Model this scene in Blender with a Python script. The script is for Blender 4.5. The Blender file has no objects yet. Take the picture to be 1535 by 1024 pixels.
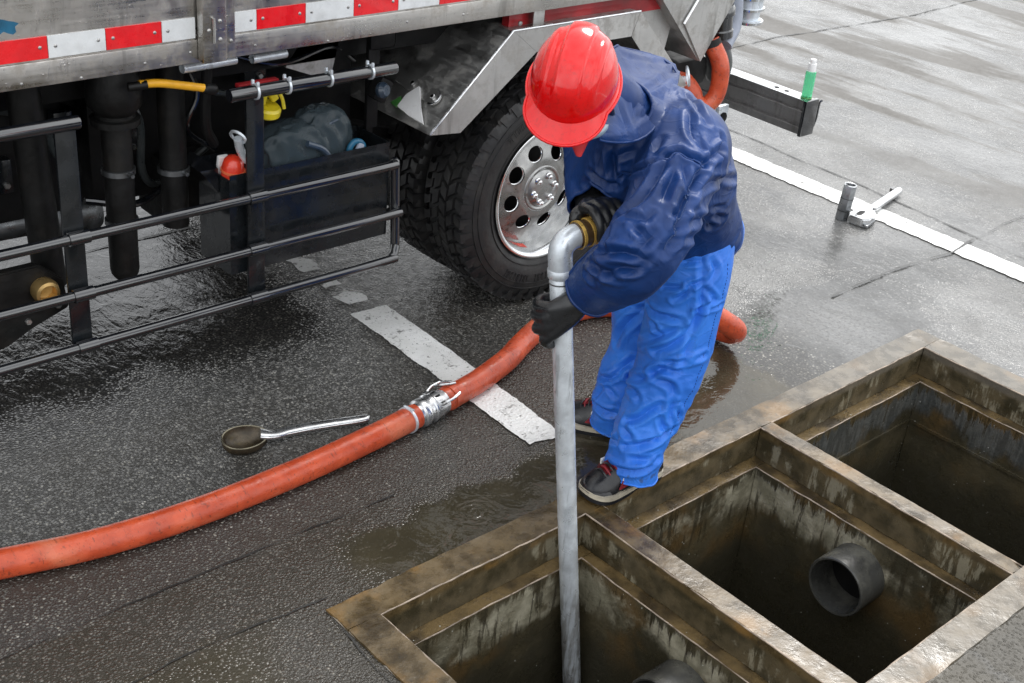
import bpy, bmesh, math, random
import numpy as np
from mathutils import Vector, Matrix, noise
random.seed(7); np.random.seed(7)
R = math.radians
scene = bpy.context.scene
COL = scene.collection

# ------------------------------------------------------------------ camera
cam_data = bpy.data.cameras.new('camera')
cam_data.sensor_width = 36.0
cam_data.lens = 36.0 * 1935.5 / 1535.0
cam_data.clip_start = 0.05
cam_data.clip_end = 1500
cam = bpy.data.objects.new('camera', cam_data)
COL.objects.link(cam)
_yaw, _pit, _rol = R(45.576), R(28.9785), R(5.6578)
_f = Vector((math.cos(_yaw)*math.cos(_pit), math.sin(_yaw)*math.cos(_pit), -math.sin(_pit)))
_r = _f.cross(Vector((0, 0, 1))).normalized()
_u = _r.cross(_f)
_r2 = _r*math.cos(_rol) + _u*math.sin(_rol)
_u2 = -_r*math.sin(_rol) + _u*math.cos(_rol)
cam.matrix_world = Matrix(((_r2.x, _u2.x, -_f.x, 0), (_r2.y, _u2.y, -_f.y, 0), (_r2.z, _u2.z, -_f.z, 2.0), (0, 0, 0, 1)))
scene.camera = cam

# ------------------------------------------------------------------ sky, sun, exposure
SUN_EL, SUN_AZ = R(52), R(25)      # azimuth measured from +X towards +Y
world = bpy.data.worlds.new('World'); scene.world = world
world.use_nodes = True
wt = world.node_tree; wt.nodes.clear()
wo = wt.nodes.new('ShaderNodeOutputWorld'); wb = wt.nodes.new('ShaderNodeBackground')
sky = wt.nodes.new('ShaderNodeTexSky'); sky.sky_type = 'NISHITA'; sky.sun_disc = False
sky.sun_elevation = SUN_EL; sky.sun_rotation = R(90) - SUN_AZ
sky.air_density = 1.0; sky.dust_density = 4.0; sky.ozone_density = 1.0
hs = wt.nodes.new('ShaderNodeHueSaturation'); hs.inputs['Saturation'].default_value = 0.30
wt.links.new(sky.outputs[0], hs.inputs['Color'])
# cloud deck: the overcast sky evens the clear-sky gradient out with soft lumps
tcw = wt.nodes.new('ShaderNodeTexCoord')
nzw = wt.nodes.new('ShaderNodeTexNoise'); nzw.inputs['Scale'].default_value = 2.6; nzw.inputs['Detail'].default_value = 5
wt.links.new(tcw.outputs['Generated'], nzw.inputs['Vector'])
rmw = wt.nodes.new('ShaderNodeValToRGB')
rmw.color_ramp.elements[0].position = 0.36; rmw.color_ramp.elements[0].color = (7.6, 7.9, 8.3, 1)
rmw.color_ramp.elements[1].position = 0.66; rmw.color_ramp.elements[1].color = (15.5, 15.7, 15.8, 1)
wt.links.new(nzw.outputs[0], rmw.inputs[0])
mxw = wt.nodes.new('ShaderNodeMix'); mxw.data_type = 'RGBA'; mxw.inputs[0].default_value = 0.78
wt.links.new(hs.outputs[0], mxw.inputs[6]); wt.links.new(rmw.outputs[0], mxw.inputs[7])
wt.links.new(mxw.outputs[2], wb.inputs[0])
wb.inputs[1].default_value = 0.125
wt.links.new(wb.outputs[0], wo.inputs[0])

sd = bpy.data.lights.new('sun', 'SUN'); sd.energy = 1.5; sd.angle = R(20); sd.color = (1.0, 0.97, 0.93)
sun = bpy.data.objects.new('sun', sd); COL.objects.link(sun)
_sd = Vector((math.cos(SUN_EL)*math.cos(SUN_AZ), math.cos(SUN_EL)*math.sin(SUN_AZ), math.sin(SUN_EL)))
sun.rotation_euler = _sd.to_track_quat('Z', 'Y').to_euler()
scene.view_settings.view_transform = 'Standard'
scene.view_settings.look = 'None'
scene.view_settings.exposure = 0.5
scene.view_settings.gamma = 1.0
scene.view_settings.use_curve_mapping = False

# ------------------------------------------------------------------ node helpers
class NT:
    def __init__(s, name):
        s.m = bpy.data.materials.new(name); s.m.use_nodes = True
        s.t = s.m.node_tree; s.t.nodes.clear()
        s.out = s.t.nodes.new('ShaderNodeOutputMaterial')
        s.b = s.t.nodes.new('ShaderNodeBsdfPrincipled')
        s.t.links.new(s.b.outputs[0], s.out.inputs[0])
        s._pos = None
    def n(s, typ, **kw):
        x = s.t.nodes.new(typ)
        for k, v in kw.items(): setattr(x, k, v)
        return x
    def set(s, sock, v):
        if hasattr(v, 'is_output') or isinstance(v, bpy.types.NodeSocket): s.t.links.new(v, sock)
        elif isinstance(v, (tuple, list)) and len(v) == 3 and sock.type == 'RGBA': sock.default_value = (*v, 1)
        else: sock.default_value = v
    @property
    def pos(s):
        if s._pos is None: s._pos = s.n('ShaderNodeNewGeometry').outputs['Position']
        return s._pos
    def map(s, v, scale=(1, 1, 1), rot=(0, 0, 0), loc=(0, 0, 0)):
        x = s.n('ShaderNodeMapping'); s.set(x.inputs[0], v)
        x.inputs['Scale'].default_value = scale; x.inputs['Rotation'].default_value = rot; x.inputs['Location'].default_value = loc
        return x.outputs[0]
    def noise(s, scale, detail=4, v=None, rough=0.55, dist=0.0):
        x = s.n('ShaderNodeTexNoise'); s.set(x.inputs['Vector'], v if v is not None else s.pos)
        x.inputs['Scale'].default_value = scale; x.inputs['Detail'].default_value = detail
        x.inputs['Roughness'].default_value = rough; x.inputs['Distortion'].default_value = dist
        return x.outputs[0]
    def vor(s, scale, v=None, feature='F1', out='Distance', rnd=1.0):
        x = s.n('ShaderNodeTexVoronoi', feature=feature); s.set(x.inputs['Vector'], v if v is not None else s.pos)
        x.inputs['Scale'].default_value = scale; x.inputs['Randomness'].default_value = rnd
        return x.outputs[out]
    def ramp(s, f, stops, interp='LINEAR'):
        x = s.n('ShaderNodeValToRGB'); s.set(x.inputs[0], f); cr = x.color_ramp; cr.interpolation = interp
        while len(cr.elements) < len(stops): cr.elements.new(0.5)
        for e, (p, c) in zip(cr.elements, stops):
            e.position = p; e.color = (c, c, c, 1) if not isinstance(c, (tuple, list)) else (*c, 1)
        return x.outputs[0]
    def mix(s, f, a, b, blend='MIX'):
        x = s.n('ShaderNodeMix', data_type='RGBA', blend_type=blend)
        s.set(x.inputs[0], f); s.set(x.inputs[6], a); s.set(x.inputs[7], b)
        return x.outputs[2]
    def math(s, op, a, b=0.5, c=0.0, clamp=False):
        x = s.n('ShaderNodeMath', operation=op, use_clamp=clamp)
        s.set(x.inputs[0], a); s.set(x.inputs[1], b); s.set(x.inputs[2], c)
        return x.outputs[0]
    def mr(s, v, a, b, c=0.0, d=1.0, smooth=True):
        x = s.n('ShaderNodeMapRange', interpolation_type='SMOOTHSTEP' if smooth else 'LINEAR')
        s.set(x.inputs[0], v); s.set(x.inputs[1], a); s.set(x.inputs[2], b); s.set(x.inputs[3], c); s.set(x.inputs[4], d)
        return x.outputs[0]
    def sep(s, v=None):
        x = s.n('ShaderNodeSeparateXYZ'); s.set(x.inputs[0], v if v is not None else s.pos); return x.outputs
    def bump(s, h, dist=0.01, strength=1.0, normal=None):
        x = s.n('ShaderNodeBump'); s.set(x.inputs['Height'], h); s.set(x.inputs['Strength'], strength)
        x.inputs['Distance'].default_value = dist
        if normal is not None: s.set(x.inputs['Normal'], normal)
        return x.outputs[0]
    def P(s, **kw):
        for k, v in kw.items(): s.set(s.b.inputs[k.replace('_', ' ')], v)
        return s

MAT = {}
def pmat(name, col, rough=0.5, metal=0.0, var=0.25, vs=12.0, rvar=0.12, bs=0.0, bd=0.001, coat=0.0, spec=0.5, dirt=None, dirt_s=7.0, dirt_a=0.5, drops=False, **kw):
    t = NT(name)
    nz = t.noise(vs, 5)
    c = t.mix(t.mr(nz, .3, .7), tuple(x*(1-var) for x in col), tuple(min(1, x*(1+var)) for x in col))
    if dirt:
        dn = t.noise(dirt_s, 6, rough=.65)
        c = t.mix(t.math('MULTIPLY', t.mr(dn, .5, .68), dirt_a), c, dirt)
    r = t.mr(t.noise(vs*1.7, 4), .3, .7, max(.02, rough-rvar), min(1, rough+rvar))
    t.P(Base_Color=c, Roughness=r, Metallic=metal, Coat_Weight=coat)
    t.b.inputs['Specular IOR Level'].default_value = spec
    nrm = None
    if bs: nrm = t.bump(t.noise(bs, 4), bd, 1.0)
    if drops:   # rain beads standing on the surface
        d1 = t.vor(95); d2 = t.noise(20, 2)
        h = t.math('MULTIPLY', t.mr(d1, .12, .34, 1, 0), t.mr(d2, .5, .6))
        nrm = t.bump(h, .0012, 1.0, nrm) if nrm is not None else t.bump(h, .0012, 1.0)
    if nrm is not None: t.P(Normal=nrm)
    for k, v in kw.items(): t.set(t.b.inputs[k.replace('_', ' ')], v)
    MAT[name] = t.m
    return t.m

# ---- brushed / dirty aluminium
def alu(name, base, rough=.3, dirt=(.22, .19, .15), da=.6, red=None):
    t = NT(name)
    p = t.pos
    st = t.noise(1.0, 5, t.map(p, (3, 3, 160)), .6)
    sp = t.noise(14, 6, rough=.7)
    c = t.mix(t.mr(t.noise(3.2, 5), .3, .7), tuple(x*.72 for x in base), base)
    c = t.mix(t.math('MULTIPLY', t.mr(sp, .48, .68), da), c, dirt)
    # run marks
    run = t.noise(1.0, 4, t.map(p, (26, 26, 2.2)), .6)
    c = t.mix(t.math('MULTIPLY', t.mr(run, .56, .72), .45), c, (.13, .12, .105))
    r = t.math('ADD', t.mr(sp, .3, .7, rough-.1, rough+.16), t.mr(st, .3, .7, -.05, .08))
    scr = t.noise(1.0, 3, t.map(p, (90, 90, 14), (0.3, .7, 0)), .6)
    h = t.math('ADD', t.math('MULTIPLY', st, .25), t.math('MULTIPLY', t.mr(scr, .62, .7), .5))
    nrm = t.bump(t.noise(2.5, 2), .006, .6, t.bump(h, .0006, .8))
    drop = t.math('MULTIPLY', t.mr(t.vor(120), .1, .3, 1, 0), t.mr(t.noise(17, 2), .58, .66))
    nrm = t.bump(drop, .0006, 1, nrm)
    t.P(Base_Color=c, Metallic=t.math('SUBTRACT', 1.0, t.math('MULTIPLY', t.mr(sp, .5, .7), .5)), Roughness=r, Normal=nrm)
    MAT[name] = t.m
alu('aluminium', (.62, .60, .57), .34)
alu('mudguard_steel', (.62, .615, .60), .50, (.36, .35, .33), 1.1)
alu('bright_edge', (.85, .86, .88), .2, (.5, .5, .5), .2)
alu('beam_steel', (.42, .41, .41), .42, (.2, .2, .2), .9)
pmat('black_paint', (.0055, .0065, .009), .17, var=.3, rvar=.07, coat=1.0, Coat_IOR=1.75, Coat_Roughness=.14, dirt=(.016, .017, .018), dirt_s=10, dirt_a=.35, bs=25, bd=.0005)
pmat('box_paint', (.008, .010, .012), .26, var=.3, coat=.2, dirt=(.02, .021, .022), dirt_s=8, dirt_a=.5)
pmat('black_grime', (.006, .006, .006), .5, var=.4, spec=.28, dirt=(.016, .014, .012), dirt_s=9, dirt_a=.6, bs=45, bd=.002)
pmat('under_dark', (.005, .005, .0055), .6, var=.4, spec=.25, dirt=(.012, .011, .01), dirt_s=6, dirt_a=.6)
pmat('shaft_steel', (.20, .21, .22), .34, metal=.9, dirt=(.05, .05, .045), dirt_a=.7)
pmat('tape_red', (.78, .012, .018), .32, var=.08, vs=30, coat=.3, dirt=(.35, .02, .02), dirt_a=.25)
pmat('tape_white', (.72, .74, .75), .3, var=.06, vs=30, coat=.3, dirt=(.4, .4, .38), dirt_a=.3)
pmat('frame_red', (.30, .012, .016), .4, var=.3, coat=.3, dirt=(.10, .03, .025), dirt_a=.8)
pmat('rivet_steel', (.45, .45, .44), .35, metal=.9, var=.2)
pmat('disc_metal', (.33, .33, .325), .30, metal=.92, var=.15, vs=18, dirt=(.28, .27, .25), dirt_s=14, dirt_a=.6)
pmat('chrome', (.78, .79, .80), .12, metal=1, var=.08, rvar=.05)
pmat('galvanised', (.70, .75, .80), .38, metal=.5, var=.14, vs=22, dirt=(.42, .45, .48), dirt_s=16, dirt_a=.45, bs=40, bd=.0006)
def pole_dirt():
    m = MAT['galvanised']; nt = m.node_tree; bs = next(n for n in nt.nodes if n.type == 'BSDF_PRINCIPLED'); src = bs.inputs['Base Color'].links[0].from_socket
    t = NT.__new__(NT); t.m = m; t.t = nt; t.b = bs; t._pos = None
    z = t.sep()[2]
    f = t.math('MULTIPLY', t.mr(t.math('ADD', z, t.math('MULTIPLY', t.math('SUBTRACT', t.noise(9, 5), .5), .5)), .05, -.35), t.mr(t.noise(1.0, 5, t.map(t.pos, (60, 60, 7)), .65), .42, .60))
    f2 = t.math('MULTIPLY', t.mr(t.noise(1.0, 5, t.map(t.pos, (70, 70, 5)), .65), .57, .66), .45)
    t.P(Base_Color=t.mix(t.math('MULTIPLY', f, .7), t.mix(f2, src, (.26, .27, .28)), (.11, .085, .05)))
pole_dirt()
pmat('yellow_handle', (.80, .40, .02), .42, var=.12, dirt=(.35, .16, .02), dirt_a=.4)
pmat('yellow_plastic', (.75, .60, .02), .3, var=.1, coat=.3)
pmat('red_plastic', (.72, .045, .02), .22, coat=.5, var=.1)
pmat('orange_sheet', (.75, .16, .06), .4, var=.15)
pmat('brass', (.62, .42, .17), .32, metal=.85, var=.25, dirt=(.14, .08, .04), dirt_a=.5)
pmat('brass_band', (.75, .48, .12), .3, metal=.5, var=.2)
pmat('tail_brown', (.075, .045, .022), .35, var=.3, coat=.2)
pmat('tank_blue', (.015, .11, .2), .3, var=.4)
pmat('white_plastic', (.8, .8, .8), .35, var=.04)
pmat('leaf_green', (.06, .22, .05), .4, var=.3)
pmat('teal_tape', (.01, .25, .18), .35, var=.2)
pmat('blue_grip', (.035, .055, .085), .35, var=.3, coat=.3)
pmat('grey_part', (.30, .33, .40), .35, var=.2)
pmat('dark_hose', (.035, .042, .045), .38, var=.25, coat=.2, dirt=(.08, .08, .075), dirt_a=.4)
pmat('shoe_black', (.009, .0095, .012), .34, var=.3, coat=.08, bs=70, bd=.0008)
pmat('shoe_red', (.20, .012, .02), .5, var=.35, vs=60, bs=160, bd=.0008)
pmat('shoe_sole', (.42, .38, .30), .5, var=.3, dirt=(.12, .10, .07), dirt_a=.6, dirt_s=16)
pmat('glove_rubber', (.013, .014, .016), .33, var=.3, coat=.12, bs=120, bd=.0008)
pmat('helmet_red', (.70, .003, .004), .16, var=.04, vs=6, rvar=.03, coat=.55, Coat_Roughness=.03, spec=.35, dirt=(.22, .006, .006), dirt_s=110, dirt_a=.28)
pmat('skin', (.42, .24, .17), .5, var=.12)
pmat('hair_black', (.012, .011, .01), .5, var=.2)
pmat('red_cloth', (.62, .03, .035), .6, var=.2)
pmat('lens_grey', (.22, .28, .33), .12, var=.1)
pmat('scoop_brown', (.055, .042, .026), .34, metal=.35, var=.4, vs=40, dirt=(.10, .075, .03), dirt_s=30, dirt_a=.6)
pmat('rim_steel', (.20, .18, .13), .3, metal=.7, var=.3, vs=30)
pmat('tool_steel', (.66, .67, .68), .22, metal=.95, var=.1, dirt=(.25, .24, .23), dirt_s=26, dirt_a=.35)
pmat('socket_steel', (.24, .25, .26), .35, metal=.85, var=.2, vs=30)
pmat('crack_dark', (.018, .018, .017), .45, var=.4)

def tyre_mat():
    t = NT('tyre_rubber')
    c = t.mix(t.mr(t.noise(9, 5), .35, .7), (.008, .008, .009), (.022, .0215, .021))
    c = t.mix(t.math('MULTIPLY', t.mr(t.noise(22, 5), .55, .7), .5), c, (.04, .037, .033))
    t.P(Base_Color=c, Roughness=t.mr(t.noise(14, 4), .3, .7, .38, .62), Normal=t.bump(t.noise(70, 4), .0012, 1))
    MAT['tyre_rubber'] = t.m
tyre_mat()

def hose_mat():
    t = NT('hose_orange')
    c = t.mix(t.mr(t.noise(16, 5), .3, .7), (.40, .050, .016), (.56, .085, .030))
    c = t.mix(t.math('MULTIPLY', t.mr(t.noise(38, 5, rough=.7), .57, .70), .75), c, (.16, .03, .015))
    c = t.mix(t.math('MULTIPLY', t.mr(t.noise(6, 4), .56, .7), .35), c, (.66, .25, .14))
    sc = t.mr(t.noise(1.0, 4, t.map(p_ := t.pos, (120, 22, 60), (0, 0, .5)), .65), .60, .66)
    c = t.mix(t.math('MULTIPLY', sc, .6), c, (.11, .03, .018))
    dr = t.math('MULTIPLY', t.mr(t.vor(130), .1, .3, 1, 0), t.mr(t.noise(24, 2), .54, .62))
    nrm = t.bump(dr, .0008, 1, t.bump(t.noise(42, 4), .0026, .9))
    t.P(Base_Color=c, Roughness=t.mr(t.noise(20, 4), .3, .7, .22, .45), Normal=nrm)
    MAT['hose_orange'] = t.m
hose_mat()

def cloth_mat(name, col, dark, sheen=.15, rough=.48):
    t = NT(name)
    c = t.mix(t.mr(t.noise(7, 4), .35, .68), dark, col)
    c = t.mix(t.math('MULTIPLY', t.mr(t.noise(26, 5, rough=.65), .58, .7), .55), c, tuple(x*.55 for x in col))   # soaked spots
    mud = t.math('MULTIPLY', t.mr(t.noise(20, 6, rough=.7), .55, .63), t.mr(t.sep()[2], .20, .07))
    c = t.mix(t.math('MULTIPLY', mud, .6), c, (.045, .050, .055))
    dr = t.math('MULTIPLY', t.mr(t.vor(190), .1, .3, 1, 0), t.mr(t.noise(26, 2), .56, .62))
    rd = t.math('ABSOLUTE', t.math('SUBTRACT', t.noise(12, 3, dist=1.2, rough=.45), .5))
    cr = t.mr(rd, 0, .07, 1, 0)                                      # fine sharp creases
    h = t.math('ADD', t.math('MULTIPLY', cr, .6), t.math('MULTIPLY', t.noise(60, 4), .35))
    nrm = t.bump(dr, .0006, .7, t.bump(h, .0013, .7))
    t.b.inputs['Specular IOR Level'].default_value = .38
    t.P(Base_Color=c, Roughness=t.mr(t.noise(12, 4), .3, .7, rough-.1, rough+.12), Normal=nrm)
    MAT[name] = t.m
cloth_mat('jacket_navy', (.007, .041, .175), (.004, .025, .112))
pmat('stitch_navy', (.05, .09, .22), .6, var=.1)
pmat('stitch_blue', (.006, .05, .24), .6, var=.1)
cloth_mat('trouser_blue', (.036, .205, .76), (.024, .150, .62))

def bottle_mat():
    t = NT('green_bottle')
    t.P(Base_Color=(.22, .88, .50), Roughness=.22, Transmission_Weight=.75, IOR=1.35)
    t.b.inputs['Subsurface Weight'].default_value = .3
    MAT['green_bottle'] = t.m
    t = NT('clear_plastic')
    t.P(Base_Color=(.07, .095, .11), Roughness=t.mr(t.noise(25, 3), .3, .7, .06, .25), Transmission_Weight=.45, IOR=1.25,
        Normal=t.bump(t.noise(12, 3), .006, .8))
    MAT['clear_plastic'] = t.m
bottle_mat()

# ---- wet ground: aggregate asphalt on the left, smoother wet concrete on the right
def ground_mat():
    t = NT('wet_ground')
    p = t.pos
    x, y, z = t.sep()
    def seg(v, a, b, c, d): return t.math('MULTIPLY', t.mr(v, a, b), t.mr(v, c, d, 1, 0))
    lf = t.noise(1.7, 5); mf = t.noise(5.5, 5, rough=.6)
    side = t.mr(t.math('ADD', x, t.math('MULTIPLY', t.math('SUBTRACT', lf, .5), 1.4)), 2.85, 3.5)   # 0 asphalt, 1 concrete
    side = t.math('MULTIPLY', side, t.mr(t.math('ADD', y, t.math('MULTIPLY', x, .0)), .86, .90))
    v = t.n('ShaderNodeTexVoronoi', feature='F1'); t.set(v.inputs['Vector'], p); v.inputs['Scale'].default_value = 125
    cell = t.sep(v.outputs['Color'])[0]
    dist = v.outputs['Distance']
    stone = t.ramp(cell, [(0, (.060, .057, .051)), (.50, (.100, .096, .086)), (.78, (.145, .138, .121)), (.90, (.21, .20, .17)), (.97, (.34, .32, .27)), (1, (.50, .48, .43))])
    tar = t.mr(dist, .30, .55)
    asp = t.mix(tar, stone, (.042, .0405, .037))
    asp = t.mix(t.math('MULTIPLY', t.mr(t.noise(2.3, 5), .42, .66), .55), asp, (.034, .029, .022))
    con = t.mix(t.mr(t.noise(2.0, 6, t.map(p, (1.0, .7, 1), (0, 0, R(20))), .68), .35, .66), (.060, .059, .056), (.165, .164, .160))
    con = t.mix(t.math('MULTIPLY', t.mr(cell, .84, .95), .3), con, (.27, .265, .25))
    con = t.mix(t.math('MULTIPLY', t.mr(t.noise(75, 5, rough=.75), .48, .62), .55), con, (.045, .044, .042))
    # brown silt bands on the far right
    silt = t.math('MULTIPLY', t.mr(t.noise(1.0, 6, t.map(p, (2.4, .50, 1), (0, 0, R(38))), .62), .47, .57), t.mr(x, 4.8, 5.6))
    con = t.mix(t.math('MULTIPLY', silt, .75), con, (.044, .037, .027))
    foot = t.mr(y, .90, .86)                                   # paler dry-worn strip on the near side of the pit
    asp = t.mix(foot, asp, t.mix(t.mr(cell, .2, .9), (.060, .062, .064), (.19, .195, .20)))
    c = t.mix(side, asp, con)
    # older patch of asphalt in front of the pit, browner and smoother
    yw = t.math('ADD', y, t.math('MULTIPLY', t.math('SUBTRACT', t.noise(6, 4), .5), .05))
    patch = t.math('MULTIPLY', t.mr(yw, 2.15, 2.13), t.mr(x, 1.95, 1.6))
    c = t.mix(t.math('MULTIPLY', patch, t.mr(lf, .40, .62, .15, .7)), c, (.036, .030, .021))
    # standing brown water along the upper edge of the pit, running out to a grey pool by the far corner
    nz = t.math('MULTIPLY', t.math('SUBTRACT', mf, .5), .26)
    xn = t.math('ADD', x, nz); yn = t.math('ADD', y, nz)
    pudA = t.math('MULTIPLY', seg(xn, 1.40, 1.56, 2.40, 2.50), t.mr(yn, 2.09, 2.02))
    pudB = t.math('MULTIPLY', seg(xn, 2.40, 2.47, 3.05, 3.10), t.mr(yn, 2.24, 2.17))
    pudC = t.math('MULTIPLY', seg(xn, 2.98, 3.08, 3.75, 4.0), t.math('MULTIPLY', t.mr(yn, 2.36, 2.26), t.mr(yn, 1.80, 1.86)))
    pudD = t.math('MULTIPLY', t.mr(xn, 1.25, 1.05), t.mr(yn, 1.98, 1.86))
    brown = t.math('MAXIMUM', pudA, t.math('MAXIMUM', pudB, t.math('MULTIPLY', pudD, .6)))
    pud = t.math('MULTIPLY', t.math('MAXIMUM', brown, pudC), t.math('SUBTRACT', 1.0, t.mr(y, .90, .86)))
    c = t.mix(t.math('MULTIPLY', brown, .88), c, t.mix(t.mr(t.noise(5, 5), .35, .7), (.040, .034, .020), (.068, .057, .034)))
    # damp brown fringe round it
    dxx = t.math('MULTIPLY', seg(x, 1.0, 1.5, 2.7, 3.1), t.mr(yn, 2.45, 2.0))
    c = t.mix(t.math('MULTIPLY', dxx, .40), c, (.036, .030, .020))
    # film of water, thicker in patches
    wet = t.mr(t.noise(1.5, 6, t.map(p, (1, .8, 1), (0, 0, R(30))), .6), .44, .58)
    r_as = t.mr(t.noise(30, 4), .3, .7, .12, .32)
    r_co = t.mix(wet, t.mr(t.noise(24, 4), .3, .7, .20, .40), t.mr(t.noise(24, 4), .3, .7, .06, .16))
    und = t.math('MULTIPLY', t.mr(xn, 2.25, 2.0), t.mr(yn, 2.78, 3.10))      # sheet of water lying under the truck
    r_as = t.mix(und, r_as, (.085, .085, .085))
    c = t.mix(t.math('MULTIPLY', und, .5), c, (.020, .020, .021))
    rough_s = t.math('MULTIPLY', silt, .6)
    rough = t.mix(foot, t.mix(pud, t.mix(rough_s, t.mix(side, r_as, r_co), (.75, .75, .75)), (.045, .045, .045)), (.5, .5, .5))
    stone_h = t.mr(dist, .0, .6, 1, 0)
    h = t.math('ADD', t.math('MULTIPLY', stone_h, t.mr(cell, 0, 1, .4, 1.0)), t.math('MULTIPLY', t.noise(260, 3), .5))
    amp = t.mix(side, (1, 1, 1), t.mix(wet, (.34, .34, .34), (.10, .10, .10)))
    amp = t.mix(patch, amp, t.mix(.5, amp, (.3, .3, .3)))
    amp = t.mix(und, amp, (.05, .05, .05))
    amp = t.mix(foot, t.mix(pud, amp, (.035, .035, .035)), (.6, .6, .6))
    b1 = t.bump(t.math('MULTIPLY', h, amp), .0046, 1.0)
    rip = t.noise(34, 3, t.map(p, (1, .5, 1), (0, 0, R(25))), .5, 1.2)
    b2 = t.bump(t.math('MULTIPLY', rip, t.math('MULTIPLY', t.math('MAXIMUM', side, und), t.math('SUBTRACT', 1.0, t.math('MULTIPLY', pud, .8)))), .0035, .6, b1)
    # rings from falling drops
    l = t.n('ShaderNodeVectorMath', operation='LENGTH'); t.set(l.inputs[0], t.map(p, (1, 1, 1), (0, 0, 0), (-1.845, -1.955, 0)))
    ring = t.math('MULTIPLY', t.math('SINE', t.math('MULTIPLY', t.math('ADD', l.outputs['Value'], t.math('MULTIPLY', t.noise(16, 3), .05)), 330.0)), t.mr(l.outputs['Value'], .015, .085, 1, 0))
    wav = t.math('ADD', t.noise(9, 3, dist=.8), t.math('MULTIPLY', ring, .10))
    b3 = t.bump(t.math('MULTIPLY', wav, pud), .006, .7, b2)
    b4 = t.bump(t.noise(4, 3), .012, .5, b3)
    t.P(Base_Color=c, Roughness=rough, Normal=b4)
    t.b.inputs['Specular IOR Level'].default_value = .55
    MAT['wet_ground'] = t.m
ground_mat()


def paint_mat():
    t = NT('road_paint')
    wear = t.math('MAXIMUM', t.mr(t.noise(24, 6, rough=.7), .57, .68), t.mr(t.noise(95, 4, rough=.6), .62, .68))
    v = t.vor(105)
    c = t.mix(t.mr(t.noise(8, 4), .3, .7), (.66, .66, .64), (.80, .80, .79))
    c = t.mix(t.math('MULTIPLY', wear, .9), c, (.075, .07, .062))
    t.P(Base_Color=c, Roughness=t.mr(t.noise(30, 3), .3, .7, .25, .5), Normal=t.bump(t.math('ADD', t.noise(120, 3), v), .0025, .8))
    MAT['road_paint'] = t.m
paint_mat()

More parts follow.
